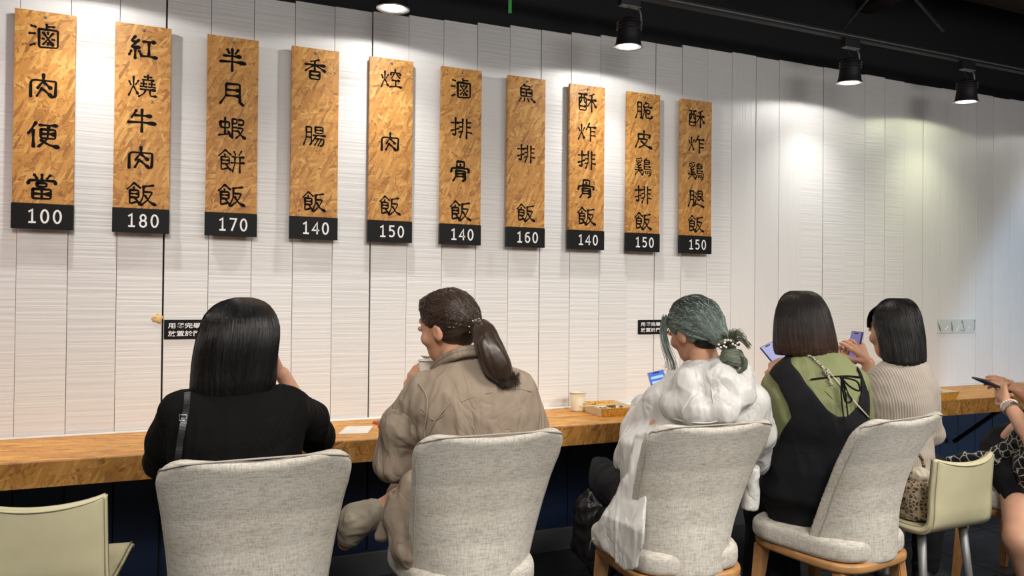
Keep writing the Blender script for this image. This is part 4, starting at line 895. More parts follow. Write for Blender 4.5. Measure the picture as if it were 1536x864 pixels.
def strip(name, pts, wdt, th, mat, par):
    """flat strap along pts, width in the frame's x/z plane"""
    P = np.array(pts); T = np.gradient(P, axis=0); T /= np.linalg.norm(T, axis=1)[:, None]; Yv = np.array([0, -1.0, 0]); X = np.cross(T, Yv); X /= np.linalg.norm(X, axis=1)[:, None]; N = np.cross(X, T); V, F = [], []
    for i in range(len(P)):
        for a, b in ((-1, 0), (1, 0), (1, 1), (-1, 1)): V.append(P[i]+X[i]*a*wdt/2-Yv*0+N[i]*0+Yv*(b*th))
    n = len(P)
    for i in range(n-1):
        for j in range(4): F.append((i*4+j, i*4+(j+1) % 4, (i+1)*4+(j+1) % 4, (i+1)*4+j))
    F += [(3, 2, 1, 0), ((n-1)*4, (n-1)*4+1, (n-1)*4+2, (n-1)*4+3)]; return mesh_obj(name, V, F, mat, par, False)
bg = thing('shoulder_bag', 'black shoulder bag strap with steel buckle over the black shirt at left', 'bag', fgA.O, math.atan2(fgA.R[1], fgA.R[0]))
pts = surf_line(fgA, fA, [(281, 588), (280, 610), (275, 635), (270, 665), (266, 700), (262, 750), (258, 800)], 0.004)
strip('strap', pts, 0.017, 0.0035, M['leather'], bg)
bk = [fgA.q(*p_, -0.155) for p_ in ((266, 628), (277, 628), (277, 637), (266, 637))]; yb = min(p[1] for p in surf_line(fgA, fA, [(271, 632), (271, 634)], 0.008))-0.006
tube('buckle', [(p[0], yb, p[2]) for p in bk], 0.0017, M['steel'], bg, 6, True)
pb = pts[-1]; o = box('bag_body', (pb[0]+.07, pb[0]+.16, pb[1]+.0, pb[1]+.07, .50, pb[2]+.01), M['leather'], bg, bev=.02); o.location = (-0.09, 0.03, -0.02)

# ---- person 2: brown ponytail, taupe shirt, drinking --------------------------------------------------------------
def person_taupe():
    fg = Fig(690, 2.45, 'person with a brown ponytail and taupe shirt, seated and drinking from a paper cup'); q = fg.q
    H = Head(q(672, 494, 0.06), 58, -12, -4, 0.98)
    neck = q(692, 555, 0.0); hip = fg.seat((0.835, -1.30), -2, 0.235); sL, sR = q(638, 600, .02), q(775, 590, -.02); eL, wL = q(592, 690, .10), q(611, 596, .24); eR, wR = q(790, 700, .12), q(665, 585, .34)
    cupc = q(645, 556, .24)
    hd, tips = hand(wL, q(622, 556, .24)-wL, unit([-.8, -.5, .2]), -1, .5, .2, thumb=.7)
    hd2, tips2 = hand(wR, cupc-wR+[.03, .02, .02], unit(wR-cupc+[.3, .5, .1]), 1, .55, .2, thumb=.7)
    fs = [H.f(), chain([H.p(0, -.015, -.06), neck, neck+[0, 0, -.05]], [.050, .054, .07], .02), loft([(hip[2]-.07, hip[0], .14, hip[1], .10), (hip[2]+.14, hip[0], .125, hip[1], .09), (.83, hip[0]*.8+neck[0]*.2, .125, hip[1]*.8+neck[1]*.2, .085), (neck[2]-.10, neck[0], .15, neck[1]-.01, .08), (neck[2]-.03, neck[0], .09, neck[1], .05)], cap=.02),
          chain([sL, eL, wL], [.045, .038, .025], .02), chain([sR, eR, wR], [.045, .038, .025], .02), hd, hd2]
    kL = np.array([hip[0]-.20, hip[1]+.36, .56]); aL = q(537, 782, .22); fs += [chain([[hip[0]-.09, hip[1], .55], kL], [.085, .06], .02), chain([kL, q(600, 752, .24), aL], [.055, .046, .034], .02), cone(aL, aL+[-.05, .04, -.09], .034, .026)]
    kR = np.array([hip[0]+.12, hip[1]+.42, .54]); aR = np.array([hip[0]+.10, hip[1]+.36, .09]); fs += [chain([[hip[0]+.09, hip[1], .55], kR, aR], [.085, .058, .036], .02), cone(aR+[0, -.02, -.03], aR+[0, .14, -.055], .034, .024)]
    sdf_obj('body', union(fs, .011), (-.46, -.26, .0), (.36, .68, 1.42), .0047, M['skin2'], fg.t); nails(tips, fg.t); eyes(H, fg.t)
    rows = [(530, 700, 722, .0, .05), (542, 670, 745, .0, .065), (552, 655, 768, .0, .085), (565, 640, 783, -.005, .105), (585, 628, 796, -.01, .12), (615, 618, 806, -.01, .125), (650, 618, 806, -.0, .125)]
    T = fg.loft(rows, fg.lows(hip), n=2.4)
    f = union([T, chain([q(640, 590, .01), q(606, 640, .05), eL+[0, -.01, 0]], [.070, .072, .066], .03), chain([eL, eL*.45+wL*.55, wL*.80+eL*.2], [.066, .056, .040], .03), chain([q(775, 585, -.02), q(790, 640, .05), eR], [.062, .066, .058], .03), chain([eR, wR*.75+eR*.25], [.056, .042], .03)], .035)
    f = wrinkles(f, .0048, (20, 24, 6), 11)
    def fold(P):                                              # pleat running down from the yoke
        return f(P)-0.010*np.exp(-((P[:, 0]-pl0+0.12*(P[:, 2]-pz))/0.014)**2)*np.clip((pz-P[:, 2])/0.03, 0, 1)*(P[:, 1] < 0)
    pp = q(683, 592, -.15); pl0, pz = pp[0], pp[2]
    sdf_obj('shirt', fold, (-.36, -.26, .34), (.36, .44, 1.22), .0052, M['taupe'], fg.t)
    # collar
    V = []; cpts = [(650, 553, .12), (662, 540, .02), (680, 530, -.045), (700, 524, -.065), (722, 523, -.055), (735, 527, -.01)]
    C1 = catmull([q(*p_) for p_ in cpts], 6); col = tubes('collar', [(C1, .013), ([p+np.array([0, -.006, -.013]) for p in C1], .012)], M['taupe'], fg.t, 10)
    for nm, L in (('yoke_seam', [(632, 612), (650, 630), (665, 622), (690, 603), (730, 590), (770, 583), (797, 587)]), ('armhole_seam', [(628, 575), (640, 595), (640, 620), (636, 650), (640, 668)]), ('pleat_edge', [(684, 592), (690, 612), (694, 636), (695, 652)]), ('pleat_edge', [(684, 593), (668, 612), (652, 632), (640, 655)])):
        tube(nm, surf_line(fg, f, L, 0.0035), .0022 if 'seam' in nm else .0034, M['taupe'], fg.t, 6)
    # hair: skull cap drawn back to the tie
    tie = q(714, 489, -.045)
    cap_ = union([H.e((0, -.018, .050), (.084, .104, .088)), H.e((0, -.045, .0), (.074, .070, .075)), cone(H.p(.0, -.07, .02), tie, .055, .020), cone(H.p(-.02, .055, .105), H.p(.02, .03, .11), .02, .02)], .03)
    cap_ = cut(cap_, H.e((0, .10, -.035), (.080, .072, .105)), .01); cap_ = cut(cap_, H.e((.082, .012, -.015), (.03, .026, .036)), .006); cap_ = cut(cap_, H.e((-.082, .012, -.015), (.03, .026, .036)), .006)
    cap_ = cut(cap_, ell(q(672, 545, .0), (.09, .09, .050)), .01)
    def capn(P):
        v = P-tie; u = unit(H.p(0, .08, .08)-tie); ax = np.cross(u, [0, 0, 1.0]); ax = unit(ax); bx = np.cross(u, ax); th = np.arctan2(v@ax, v@bx); return cap_(P)-.0035*(vnoise(np.cos(th)*16, np.sin(th)*16, v@u*4)+.6*vnoise(np.cos(th)*40, np.sin(th)*40, v@u*6))
    lo, hi = bounds([H.c, tie], .15); hr = sdf_obj('hair', capn, lo, hi, .0038, M['hair2'], fg.t)
    r = np.random.RandomState(5); N = 1500; st = np.array([H.p(*(np.array([.088*math.sin(a)*math.cos(b), .085*math.cos(a)*math.cos(b)+0.0, .04+.10*math.sin(b)]))) for a, b in zip(r.uniform(-1.9, 1.9, N), r.uniform(-.6, 1.5, N))])
    t = np.linspace(0, 1, 13)[None, :, None]; P = st[:, None]*(1-t)+tie*t+np.array([0, 0, .03])*np.sin(t*math.pi); sh = P.shape; P = project(capn, P.reshape(-1, 3), .0007, 6); Q = P.reshape(sh); keep = (np.abs(capn(P)).reshape(sh[:2]) < .004).all(1); strands('hair_strands', Q[keep], M['hair2'], hr)
    # ponytail
    pc = [tie, q(726, 500, -.085), q(735, 525, -.115), q(747, 550, -.12), q(762, 573, -.105)]; pr = [.020, .030, .036, .038, .016]
    pf0 = chain(catmull(pc, 3), np.interp(np.linspace(0, 4, 13), range(5), pr), .02)
    pf = lambda P: pf0(P)-.004*vnoise(P[:, 0]*70+P[:, 2]*25, P[:, 1]*70, P[:, 2]*6)
    lo, hi = bounds(pc, .06); pt_ = sdf_obj('ponytail', pf, lo, hi, .0038, M['hair2'], fg.t)
    C_ = np.array(catmull(pc, 4)); n = len(C_); rr_ = np.interp(np.linspace(0, 4, n), range(5), [.019, .031, .037, .036, .030]); N = 1300; th = r.rand(N)*6.283; ra = np.sqrt(r.uniform(.75, 1.08, N)); A = np.array([1, .1, .25]); A /= np.linalg.norm(A); B = np.array([0, 1.0, 0])
    P = C_[None]+(rr_[None]*ra[:, None])[..., None]*(np.cos(th)[:, None, None]*A+np.sin(th)[:, None, None]*B); P[:, -1] += r.uniform(-.012, .012, (N, 3)); P[:, -1, 2] += r.uniform(-.012, .02, N); strands('ponytail_strands', P, M['hair2'], pt_)
    A2 = unit(pc[1]-pc[0]); tn = tube('hair_tie', [tie+A2*.004+.0235*(math.cos(a)*unit(np.cross(A2, [0, 0, 1]))+math.sin(a)*unit(np.cross(A2, np.cross(A2, [0, 0, 1])))) for a in np.linspace(0, 6.283, 25)[:-1]], .0055, M['leather'], fg.t, 8, True)
    for a in np.linspace(0, 6.283, 9)[:-1]: big_ball('bead', tie+A2*.004+.029*(math.cos(a)*unit(np.cross(A2, [0, 0, 1]))+math.sin(a)*unit(np.cross(A2, np.cross(A2, [0, 0, 1])))), .0034, M['gold'], tn, 2)
    # khaki trousers with the rolled cuff, and the shirt tail bunched on the seat
    tf = union([chain([[hip[0]-.08, hip[1]+.02, .565], kL+[.02, 0, 0], kL*.5+q(600, 752, .24)*.5], [.09, .080, .072], .03), chain([[hip[0]+.08, hip[1]+.02, .565], kR, aR+[0, 0, .03]], [.09, .078, .055], .03), ell((hip[0], hip[1]+.02, .57), (.185, .135, .105))], .03)
    sdf_obj('trousers', wrinkles(tf, .005, (12, 12, 12), 21), (-.46, -.26, .02), (.36, .66, .74), .007, M['khaki'], fg.t)
    cf = chain([q(560, 770, .22), aL+[-.005, 0, .005], aL+[-.03, .02, -.05]], [.052, .056, .046], .02); lo, hi = bounds([q(560, 770, .22), aL+[-.03, .02, -.05]], .08); sdf_obj('sock', wrinkles(cf, .005, (20, 20, 20), 4), lo, hi, .005, M['shoe'], fg.t)
    tail = union([chain([q(622, 730, .0), q(606, 770, .02), q(622, 815, -.02), q(640, 850, -.04)], [.055, .062, .068, .05], .03), chain([q(640, 735, -.02), q(636, 800, -.06)], [.05, .06], .03), chain([q(598, 770, .05), q(580, 795, .07), q(572, 803, .07)], [.03, .024, .018], .02)], .02)
    sdf_obj('shirt_tail', wrinkles(tail, .008, (16, 16, 9), 31), q(560, 880, 0)+[-.04, -.22, -.02], q(670, 700, 0)+[.06, .16, .02], .005, M['taupe'], fg.t)
    shoe(fg, aR, (0, 1), M['shoeblack'])
    # the cup
    wc = fg.world(cupc); ax = np.array([0, 0, 0]); 
    return fg, f, wc, H
fgB, fB, wcup, HB = person_taupe()
paper_cup(tuple(wcup-np.array([0, 0, .055])), .095, .043, .032, M['cupwhite'], 'white paper cup held at the mouth of the ponytailed drinker')
sp_ = thing('soup_spoon', 'white disposable spoon raised behind the held paper cup', 'spoon', tuple(fgB.world(fgB.q(641, 534, .34))))
lathe('bowl', [(.001, -.010), (.014, -.008), (.024, .0), (.026, .004), (.023, .003), (.013, -.005), (.001, -.007)], M['paper'], sp_, 24); tube('handle', catmull([(.022, 0, .002), (.05, .02, .0), (.085, .05, -.012)], 5), .0035, M['paper'], sp_)

# ---- person 3: green hair in a bun, white hooded jacket ---------------------------------------------------------------
def person_green():
    fg = Fig(1055, 2.74, 'person with green-dyed hair in a bun and white hooded jacket, looking at a phone'); q = fg.q
    H = Head(q(1042, 499, .06), 46, -16, -6, 1.0)
    neck = q(1062, 560, .0); hip = fg.seat((1.585, -1.395), -4, 0.24); sL, sR = q(985, 610, .02), q(1122, 600, -.02); eL, wL = q(950, 690, .16), q(962, 606, .38); eR, wR = q(1130, 690, .14), q(1005, 602, .44); ph = q(990, 580, .50)
    hd, tips = hand(wL, ph-wL, unit(wL-ph+[-.3, -.3, .4]), -1, .5, .2); hd2, tips2 = hand(wR, ph-wR, unit([.5, -.3, .3]), 1, .5, .2)
    fs = [H.f(), chain([H.p(0, -.015, -.06), neck, neck+[0, 0, -.05]], [.050, .054, .07], .02), loft([(hip[2]-.07, hip[0], .14, hip[1], .10), (hip[2]+.14, hip[0], .125, hip[1], .09), (.83, hip[0]*.8+neck[0]*.2, .125, hip[1]*.8+neck[1]*.2, .085), (neck[2]-.10, neck[0], .15, neck[1]-.01, .08), (neck[2]-.03, neck[0], .09, neck[1], .05)], cap=.02),
          chain([sL, eL, wL], [.045, .038, .025], .02), chain([sR, eR, wR], [.045, .038, .025], .02), hd, hd2]
    for sx in (-1, 1):
        h_ = np.array([hip[0]+sx*.09, hip[1]+.02, .55]); k_ = np.array([hip[0]+sx*.09-.21, hip[1]+.37, .55]); a_ = np.array([hip[0]+sx*.09-.21, hip[1]+.35, .09]); fs += [chain([h_, k_, a_], [.082, .058, .036], .03), cone(a_+[0, -.02, -.03], a_+[-.03, .14, -.055], .035, .025)]
    sdf_obj('body', union(fs, .011), (-.42, -.26, .0), (.36, .78, 1.42), .0047, M['skin2'], fg.t); nails(tips, fg.t); eyes(H, fg.t)
    rows = [(548, 1030, 1098, -.01, .06), (558, 1010, 1118, -.01, .085), (575, 992, 1132, -.01, .11), (600, 980, 1146, -.01, .12), (632, 978, 1150, .0, .125)]
    T = fg.loft(rows, fg.lows(hip, w_=(.165, .155, .15, .14)), n=2.4)
    f = union([T, chain([q(992, 605, .0), q(962, 650, .08), eL], [.070, .076, .070], .03), chain([eL, eL*.4+wL*.6, wL], [.068, .054, .040], .03), chain([q(1128, 600, -.02), q(1136, 650, .05), eR], [.058, .060, .056], .03), chain([eR, wR], [.054, .04], .03)], .03)
    f = wrinkles(f, .0048, (22, 26, 6), 41); sdf_obj('jacket', f, (-.42, -.26, .36), (.36, .56, 1.16), .0052, M['whitecloth'], fg.t)
    hood = union([chain([q(1000, 590, .02), q(1012, 608, -.10), q(1045, 617, -.165), q(1085, 615, -.165), q(1112, 590, -.10), q(1118, 563, -.03)], [.038, .042, .044, .044, .040, .028], .04),
                  chain([q(1010, 572, .02), q(1035, 575, -.11), q(1080, 572, -.12), q(1105, 556, -.04)], [.035, .05, .05, .03], .03), chain([q(1030, 550, .03), q(1050, 553, -.06), q(1078, 548, -.075), q(1096, 545, -.03)], [.022, .024, .024, .020], .03)], .045)
    hood = wrinkles(hood, .0055, (20, 20, 12), 47); sdf_obj('hood', hood, (-.24, -.26, .86), (.24, .12, 1.18), .0045, M['whitecloth'], fg.t)
    tube('drawcord', surf_line(fg, hood, [(1066, 553), (1067, 580), (1070, 605)], .003), .002, M['whitecloth'], fg.t, 6)
    tube('hood_seam', surf_line(fg, hood, [(1010, 628), (1040, 634), (1075, 632), (1105, 612)], .003), .003, M['whitecloth'], fg.t, 6)
    # long loose front panel hanging down beside the chair
    pan_ = loft([fg.row(*r_) for r_ in ((690, 934, 972, .06, .045), (715, 936, 974, .0, .045), (740, 925, 975, -.08, .042), (770, 909, 976, -.13, .038), (805, 890, 976, -.17, .034), (828, 903, 975, -.18, .03), (845, 928, 966, -.18, .022))], n=2.2, cap=.012)
    pq = poly2d([q(px, py, -.26)[[0, 2]] for px, py in ((950, 660), (938, 715), (912, 765), (885, 806), (903, 828), (938, 847), (960, 838), (968, 800), (970, 740), (978, 690), (985, 655))]); xa, xb = q(888, 800, -.2)[0], q(975, 800, -.4)[0]
    def pan(P):
        b = np.interp(P[:, 0], [xa, xb], [-.17, -.385]) + np.clip((P[:, 2]-.56)/.26, 0, 1)*.20; return smax(np.abs(P[:, 1]-b)-.020, pq(P[:, 0], P[:, 2]), .012)
    sdf_obj('jacket_panel', wrinkles(pan, .0065, (20, 14, 5), 51), [xa-.06, -.50, .36], [xb+.10, .10, .90], .0045, M['whitecloth'], fg.t)
    pan2 = loft([fg.row(*r_) for r_ in ((700, 1118, 1140, .0, .04), (735, 1116, 1138, .0, .035), (762, 1112, 1136, .0, .03))], cap=.01); sdf_obj('jacket_panel', wrinkles(pan2, .006, (18, 14, 9), 55), q(1090, 775, -.10), q(1160, 680, .1), .005, M['whitecloth'], fg.t)
    tube('zip', [q(892, 806, -.19), q(886, 812, -.19), q(884, 826, -.19)], .0022, M['steel'], fg.t, 6)
    tf = union([chain([[hip[0]-.08, hip[1]+.02, .565], [hip[0]-.30, hip[1]+.36, .55], [hip[0]-.30, hip[1]+.34, .10]], [.09, .080, .07], .03), chain([[hip[0]+.05, hip[1]+.02, .565], [hip[0]-.12, hip[1]+.38, .55], [hip[0]-.12, hip[1]+.36, .10]], [.09, .08, .07], .03), ell((hip[0], hip[1]+.02, .57), (.17, .13, .10))], .04)
    sdf_obj('trousers', wrinkles(tf, .008, (12, 12, 9), 61), (-.46, -.26, .02), (.34, .62, .74), .007, M['trouser'], fg.t)
    for dx in (-.30, -.12): shoe(fg, [hip[0]+dx, hip[1]+.35, .09], (-.2, 1), M['shoeblack'])
    # hair
    tie = q(1093, 522, -.07)
    cap_ = union([H.e((0, -.014, .050), (.088, .108, .090)), H.e((0, -.05, .012), (.076, .072, .068)), cone(H.p(.0, -.08, .01), tie, .050, .022)], .03)
    cap_ = cut(cap_, H.e((0, .105, -.030), (.082, .075, .100)), .01)
    for sx in (1, -1): cap_ = cut(cap_, H.e((sx*.082, .008, -.022), (.03, .026, .042)), .006)
    cap_ = cut(cap_, ell(q(1040, 552, -.03), (.095, .09, .052)), .01)
    def capn(P):
        v = P-tie; u = unit(H.p(0, .08, .08)-tie); ax = unit(np.cross(u, [0, 0, 1.0])); bx = np.cross(u, ax); th = np.arctan2(v@ax, v@bx); return cap_(P)-.0045*(vnoise(np.cos(th)*15, np.sin(th)*15, v@u*4)+.6*vnoise(np.cos(th)*38, np.sin(th)*38, v@u*6))
    lo, hi = bounds([H.c, tie], .16); hr = sdf_obj('hair', capn, lo, hi, .0038, M['hair3'], fg.t)
    r = np.random.RandomState(8); N = 1700; st = np.array([H.p(.09*math.sin(a)*math.cos(b), .088*math.cos(a)*math.cos(b), .04+.10*math.sin(b)) for a, b in zip(r.uniform(-1.9, 1.9, N), r.uniform(-.5, 1.5, N))])
    t = np.linspace(0, 1, 13)[None, :, None]; P = st[:, None]*(1-t)+tie*t+np.array([0, 0, .03])*np.sin(t*math.pi)+r.uniform(-.006, .006, (N, 1, 3))*t; sh = P.shape; P = project(capn, P.reshape(-1, 3), .0010, 6); Q = P.reshape(sh); keep = (np.abs(capn(P)).reshape(sh[:2]) < .005).all(1); strands('hair_strands', Q[keep], M['hair3'], hr)
    und = H.e((0, -.055, -.035), (.060, .052, .045)); sdf_obj('undercut', und, *bounds([H.p(0, -.055, -.035)], .09), .004, M['hair5'], fg.t)
    # face-framing locks
    P = []
    for k in range(150):
        s_ = 1 if k % 3 else -1; a = r.normal(0, .006, 3); P.append(np.array(catmull([H.p(s_*.070, .055, .085)+a, H.p(s_*.088, .068, .035)+a, H.p(s_*.090, .076, -.02)+a*1.2, H.p(s_*.078, .080, -.075-r.uniform(0, .035))+a*1.6+[0, 0, -.005], H.p(s_*.083, .092, -.10-r.uniform(0, .03))+a*2], 4)))
    strands('front_locks', np.array(P), M['hair3'], fg.t, .0013, .0007)
    # bun with loose ends
    bc = q(1098, 537, -.10); bf = union([ell(bc, (.042, .036, .026)), ell(q(1092, 514, -.08), (.034, .03, .020)), cone(tie, bc, .02, .03)], .012); bf2 = lambda P: bf(P)-.004*vnoise(P[:, 0]*60, P[:, 1]*60, P[:, 2]*60+P[:, 0]*50); bun = sdf_obj('bun', bf2, *bounds([bc, q(1092, 514, -.08)], .06), .0035, M['bunhair'], fg.t)
    P = []
    for k in range(420):
        a0 = r.uniform(0, 6.283); e = r.uniform(-.9, .9); n_ = 12; aa = a0+np.linspace(0, 2.2, n_); P.append(bc+np.stack([.042*np.cos(aa)*math.cos(e*.7), .037*np.sin(aa)*math.cos(e*.7), .028*math.sin(e)+.010*np.sin(aa+a0)], 1))
    for k in range(120):
        a = r.normal(0, .0035, 3); P.append(np.array(catmull([q(1104, 532, -.12)+a, q(1116, 538, -.12)+a, q(1117, 550, -.12)+a, q(1111, 557, -.12)+a*.6, q(1103, 558, -.12)+a*.4], 3))[:12])
    for k in range(160):
        g_ = k % 5; ex, ey = [(1107, 498), (1119, 515), (1113, 504), (1098, 497), (1084, 503)][g_]; a = r.normal(0, .003, 3); P.append(np.array(catmull([tie+a, q((1095+ex)/2, (512+ey)/2-5, -.11)+a, q(ex, ey, -.10)+a*1.4, q(ex+5, ey+7, -.10)+a*1.4], 4))[:12])
    strands('bun_strands', np.array(P), M['bunhair'], bun, .0013, .0007)
    tn = tube('hair_tie', catmull([q(1078, 520, -.11), q(1086, 518, -.125), q(1094, 514, -.13), q(1102, 514, -.125), q(1108, 517, -.11)], 4), .006, M['leather'], fg.t)
    for px, py in ((1078, 517), (1081, 521), (1086, 519), (1087, 514), (1088, 510), (1092, 510), (1096, 511), (1099, 516), (1103, 518), (1089, 521), (1077, 523), (1106, 515)): big_ball('pearl', q(px, py, -.138), .0042, M['pearl'], tn, 2)
    return fg, f, ph, H
fgC, fC, phC, HC = person_green()
def phone(name, c, nrm, up, case, scr, label, rows=0, tilt=None):
    """c centre (world), nrm = screen normal, up = long axis"""
    n = unit(nrm); u = unit(np.asarray(up)-n*np.dot(up, n)); x = np.cross(u, n)
    t = thing(name, label, 'phone', (0, 0, 0)); t.matrix_world = Matrix([[x[0], u[0], n[0], c[0]], [x[1], u[1], n[1], c[1]], [x[2], u[2], n[2], c[2]], [0, 0, 0, 1]])
    box('case', (-.038, .038, -.077, .077, -.009, 0.0), case, t, bev=.0035); box('screen', (-.0345, .0345, -.0735, .0735, .0002, .0009), scr, t, bev=.0002); box('notch', (-.014, .014, .064, .070, .0010, .0014), M['black'], t)
    for k in range(rows): o = box('screen_row', (-.028, .028-.01*(k % 2), .040-.022*k, .052-.022*k, .0010, .0013), M['scr_lite'], t)
    for dx in (-.018,): 
        for dy in (.045, .062): lathe('camera_lens', [(.001, -.0095), (.006, -.0095), (.006, -.011), (.001, -.0112)], M['black'], t, 16, Matrix.Translation((dx, dy, 0)))
    return t
pc_ = fgC.world(phC)
phone('phone', pc_, (CAM-pc_)+np.array([.0, 0, 1.2]), unit([-.20, .12, .9]), M['pinkcase'], M['scr_blue'], 'pink-cased phone with a blue screen held by the green-haired person', 4)
bgc = thing('dark_bag', 'crumpled black bag on the knees beside the hanging white jacket', 'bag', fgC.O, math.atan2(fgC.R[1], fgC.R[0]))
q = fgC.q; bf_ = union([chain([q(925, 730, .24), q(895, 770, .24), q(885, 815, .24)], [.06, .085, .075], .03), chain([q(915, 745, .28), q(905, 850, .26)], [.07, .06], .03)], .03)
sdf_obj('bag_body', wrinkles(bf_, .012, (16, 16, 14), 71), q(835, 880, 0)+[-.05, -.02, -.02], q(960, 690, 0)+[.06, .40, .04], .006, M['leather'], bgc)
# ---- person 4: brown-tipped bob, olive shirt, black apron dress ---------------------------------------------------------
def person_olive():
    fg = Fig(1215, 2.86, 'person with a brown-tipped bob, olive shirt and black open-back apron dress'); q = fg.q
    H = Head(q(1203, 492, .06), 12, -16, 0, 1.0)
    neck = q(1215, 548, .0); hip = fg.seat((2.305, -1.515), 8, 0.27, -0.04); sL, sR = q(1160, 585, .02), q(1285, 575, .0); eL, wL = q(1150, 655, .16), q(1156, 562, .34); eR, wR = q(1290, 650, .18), q(1215, 570, .36); ph = q(1166, 536, .40)
    hd, tips = hand(wL, ph-wL+[-.01, 0, -.02], unit([-.6, -.5, .3]), -1, .5, .2); hd2, tips2 = hand(wR, ph-wR+[.05, 0, 0], unit([.6, -.2, .3]), 1, .5, .2)
    fs = [H.f(), chain([H.p(0, -.015, -.06), neck, neck+[0, 0, -.05]], [.050, .054, .07], .02), loft([(hip[2]-.07, hip[0], .14, hip[1], .10), (hip[2]+.14, hip[0], .125, hip[1], .09), (.83, hip[0]*.8+neck[0]*.2, .125, hip[1]*.8+neck[1]*.2, .085), (neck[2]-.10, neck[0], .15, neck[1]-.01, .08), (neck[2]-.03, neck[0], .09, neck[1], .05)], cap=.02),
          chain([sL, eL, wL], [.045, .038, .025], .02), chain([sR, eR, wR], [.045, .038, .025], .02), hd, hd2]
    for sx in (-1, 1):
        h_ = np.array([hip[0]+sx*.07, hip[1]+.02, .565]); k_ = q(1152, 764, .24) if sx < 0 else q(1170, 758, .36); a_ = q(1146, 975, .25) if sx < 0 else q(1160, 960, .37); fs += [chain([h_, k_, a_], [.082, .058, .036], .03), cone(a_+[0, -.02, -.03], a_+[0, .12, -.055], .035, .025)]
    sdf_obj('body', union(fs, .011), (-.42, -.30, .0), (.36, .66, 1.42), .0047, M['skin2'], fg.t); nails(tips, fg.t); eyes(H, fg.t)
    rows = [(528, 1195, 1262, -.0, .05), (537, 1182, 1272, -.01, .075), (550, 1166, 1284, -.015, .10), (568, 1155, 1295, -.02, .12), (595, 1150, 1300, -.03, .135), (630, 1157, 1300, -.03, .135), (660, 1160, 1296, -.01, .13)]
    T = fg.loft(rows, n=2.4)
    f = union([T, chain([q(1166, 582, .0), q(1156, 615, .06), eL+[0, 0, .02]], [.060, .062, .054], .03), chain([eL+[0, 0, .02], eL*.6+wL*.4], [.054, .046], .02), chain([q(1280, 575, -.01), eR], [.058, .052], .03), chain([eR, eR*.6+wR*.4], [.052, .044], .02)], .03)
    f = wrinkles(f, .0038, (11, 13, 9), 81); sdf_obj('shirt', f, (-.36, -.28, .50), (.36, .48, 1.20), .0052, M['olive'], fg.t)
    D = fg.loft([(r_[0], r_[1]+(1 if r_[0] > 600 else 0), r_[2]-1, r_[3], r_[4]+.008) for r_ in rows]+[(700, 1150, 1286, .0, .145), (740, 1140, 1272, .02, .15)], fg.lows(hip, (.52, .46), (.165, .15), (.13, .12)), n=2.4)
    op = [q(px, py, -.12)[[0, 2]] for px, py in ((1184, 520), (1186, 545), (1205, 568), (1222, 590), (1240, 613), (1255, 624), (1272, 624), (1287, 610), (1293, 590), (1292, 566), (1285, 545), (1272, 525))]
    pg = poly2d(op); arm = [q(px, py, -.1)[[0, 2]] for px, py in ((1120, 566), (1150, 560), (1168, 575), (1182, 600), (1190, 622), (1176, 640), (1166, 665), (1158, 690), (1110, 690))]; pa = poly2d(arm)
    def dress(P):
        d = D(P)-.008; cutr = np.maximum(pg(P[:, 0], P[:, 2]), P[:, 1]-.02-.5*(P[:, 2]-1.0)); d = smax(d, -cutr, .004); d = smax(d, -pa(P[:, 0], P[:, 2]), .004); return d
    kn1, kn2 = q(1152, 764, .24), q(1170, 758, .36); skirt = union([chain([hip+[-.07, .02, .005], kn1, q(1146, 1000, .24)], [.095, .088, .10], .05), chain([hip+[.05, .03, .005], kn2, q(1160, 985, .36)], [.095, .088, .10], .05), ell(hip+[0, .02, .0], (.15, .12, .09))], .05)
    dr = wrinkles(lambda P: smin(dress(P), skirt(P), .03), .004, (9, 10, 6), 91); sdf_obj('apron_dress', dr, (-.50, -.30, .0), (.36, .66, 1.20), .006, M['blackdress'], fg.t)
    hr = [(436, 1186, 1216, .05, .035), (441, 1176, 1228, .05, .06), (450, 1169, 1236, .05, .082), (464, 1164, 1244, .05, .102), (482, 1161, 1249, .045, .112), (500, 1160, 1253, .04, .115), (515, 1160, 1256, .035, .112), (526, 1161, 1257, .03, .108), (533, 1163, 1255, .03, .10)]
    bob(fg, hr, M['hair4'], H, seed=9, N=1900, tilt=0.0, amp=.0045)
    sl = lambda L, o=.004: surf_line(fg, f, L, o)
    tube('waist_tie', surf_line(fg, f, [(1216, 569), (1240, 566), (1270, 564), (1294, 566)], .006), .0032, M['blackdress'], fg.t, 6)
    bow = tubes('bow', [(catmull([q(1263, 566, -.185), q(1285, 572, -.20), q(1289, 586, -.195), q(1275, 580, -.195), q(1263, 568, -.187)], 5), .0035), (catmull([q(1263, 566, -.185), q(1272, 590, -.20), q(1278, 600, -.195), q(1268, 602, -.19), q(1262, 570, -.187)], 5), .003), (catmull([q(1263, 567, -.187), q(1268, 590, -.19), q(1272, 625, -.195)], 5), .003), (catmull([q(1262, 567, -.187), q(1262, 595, -.19), q(1266, 630, -.195)], 5), .003)], M['blackdress'], fg.t)
    big_ball('bow_knot', q(1263, 567, -.187), (.008, .006, .007), M['blackdress'], bow, 2)
    tubes('shirt_print', [(surf_line(fg, f, L, .0012), .0009) for L in ([(1224, 576), (1236, 586), (1248, 598), (1253, 616)], [(1238, 572), (1250, 586), (1258, 610)], [(1280, 592), (1288, 578)], [(1256, 622), (1262, 606), (1270, 612)])], M['ink'], fg.t, 5)
    lan = thing('phone_lanyard', 'braided cream and black phone cord slung across the olive shirt back', 'cord', fg.O, math.atan2(fg.R[1], fg.R[0]))
    g = lambda P: np.minimum(f(P), dr(P))
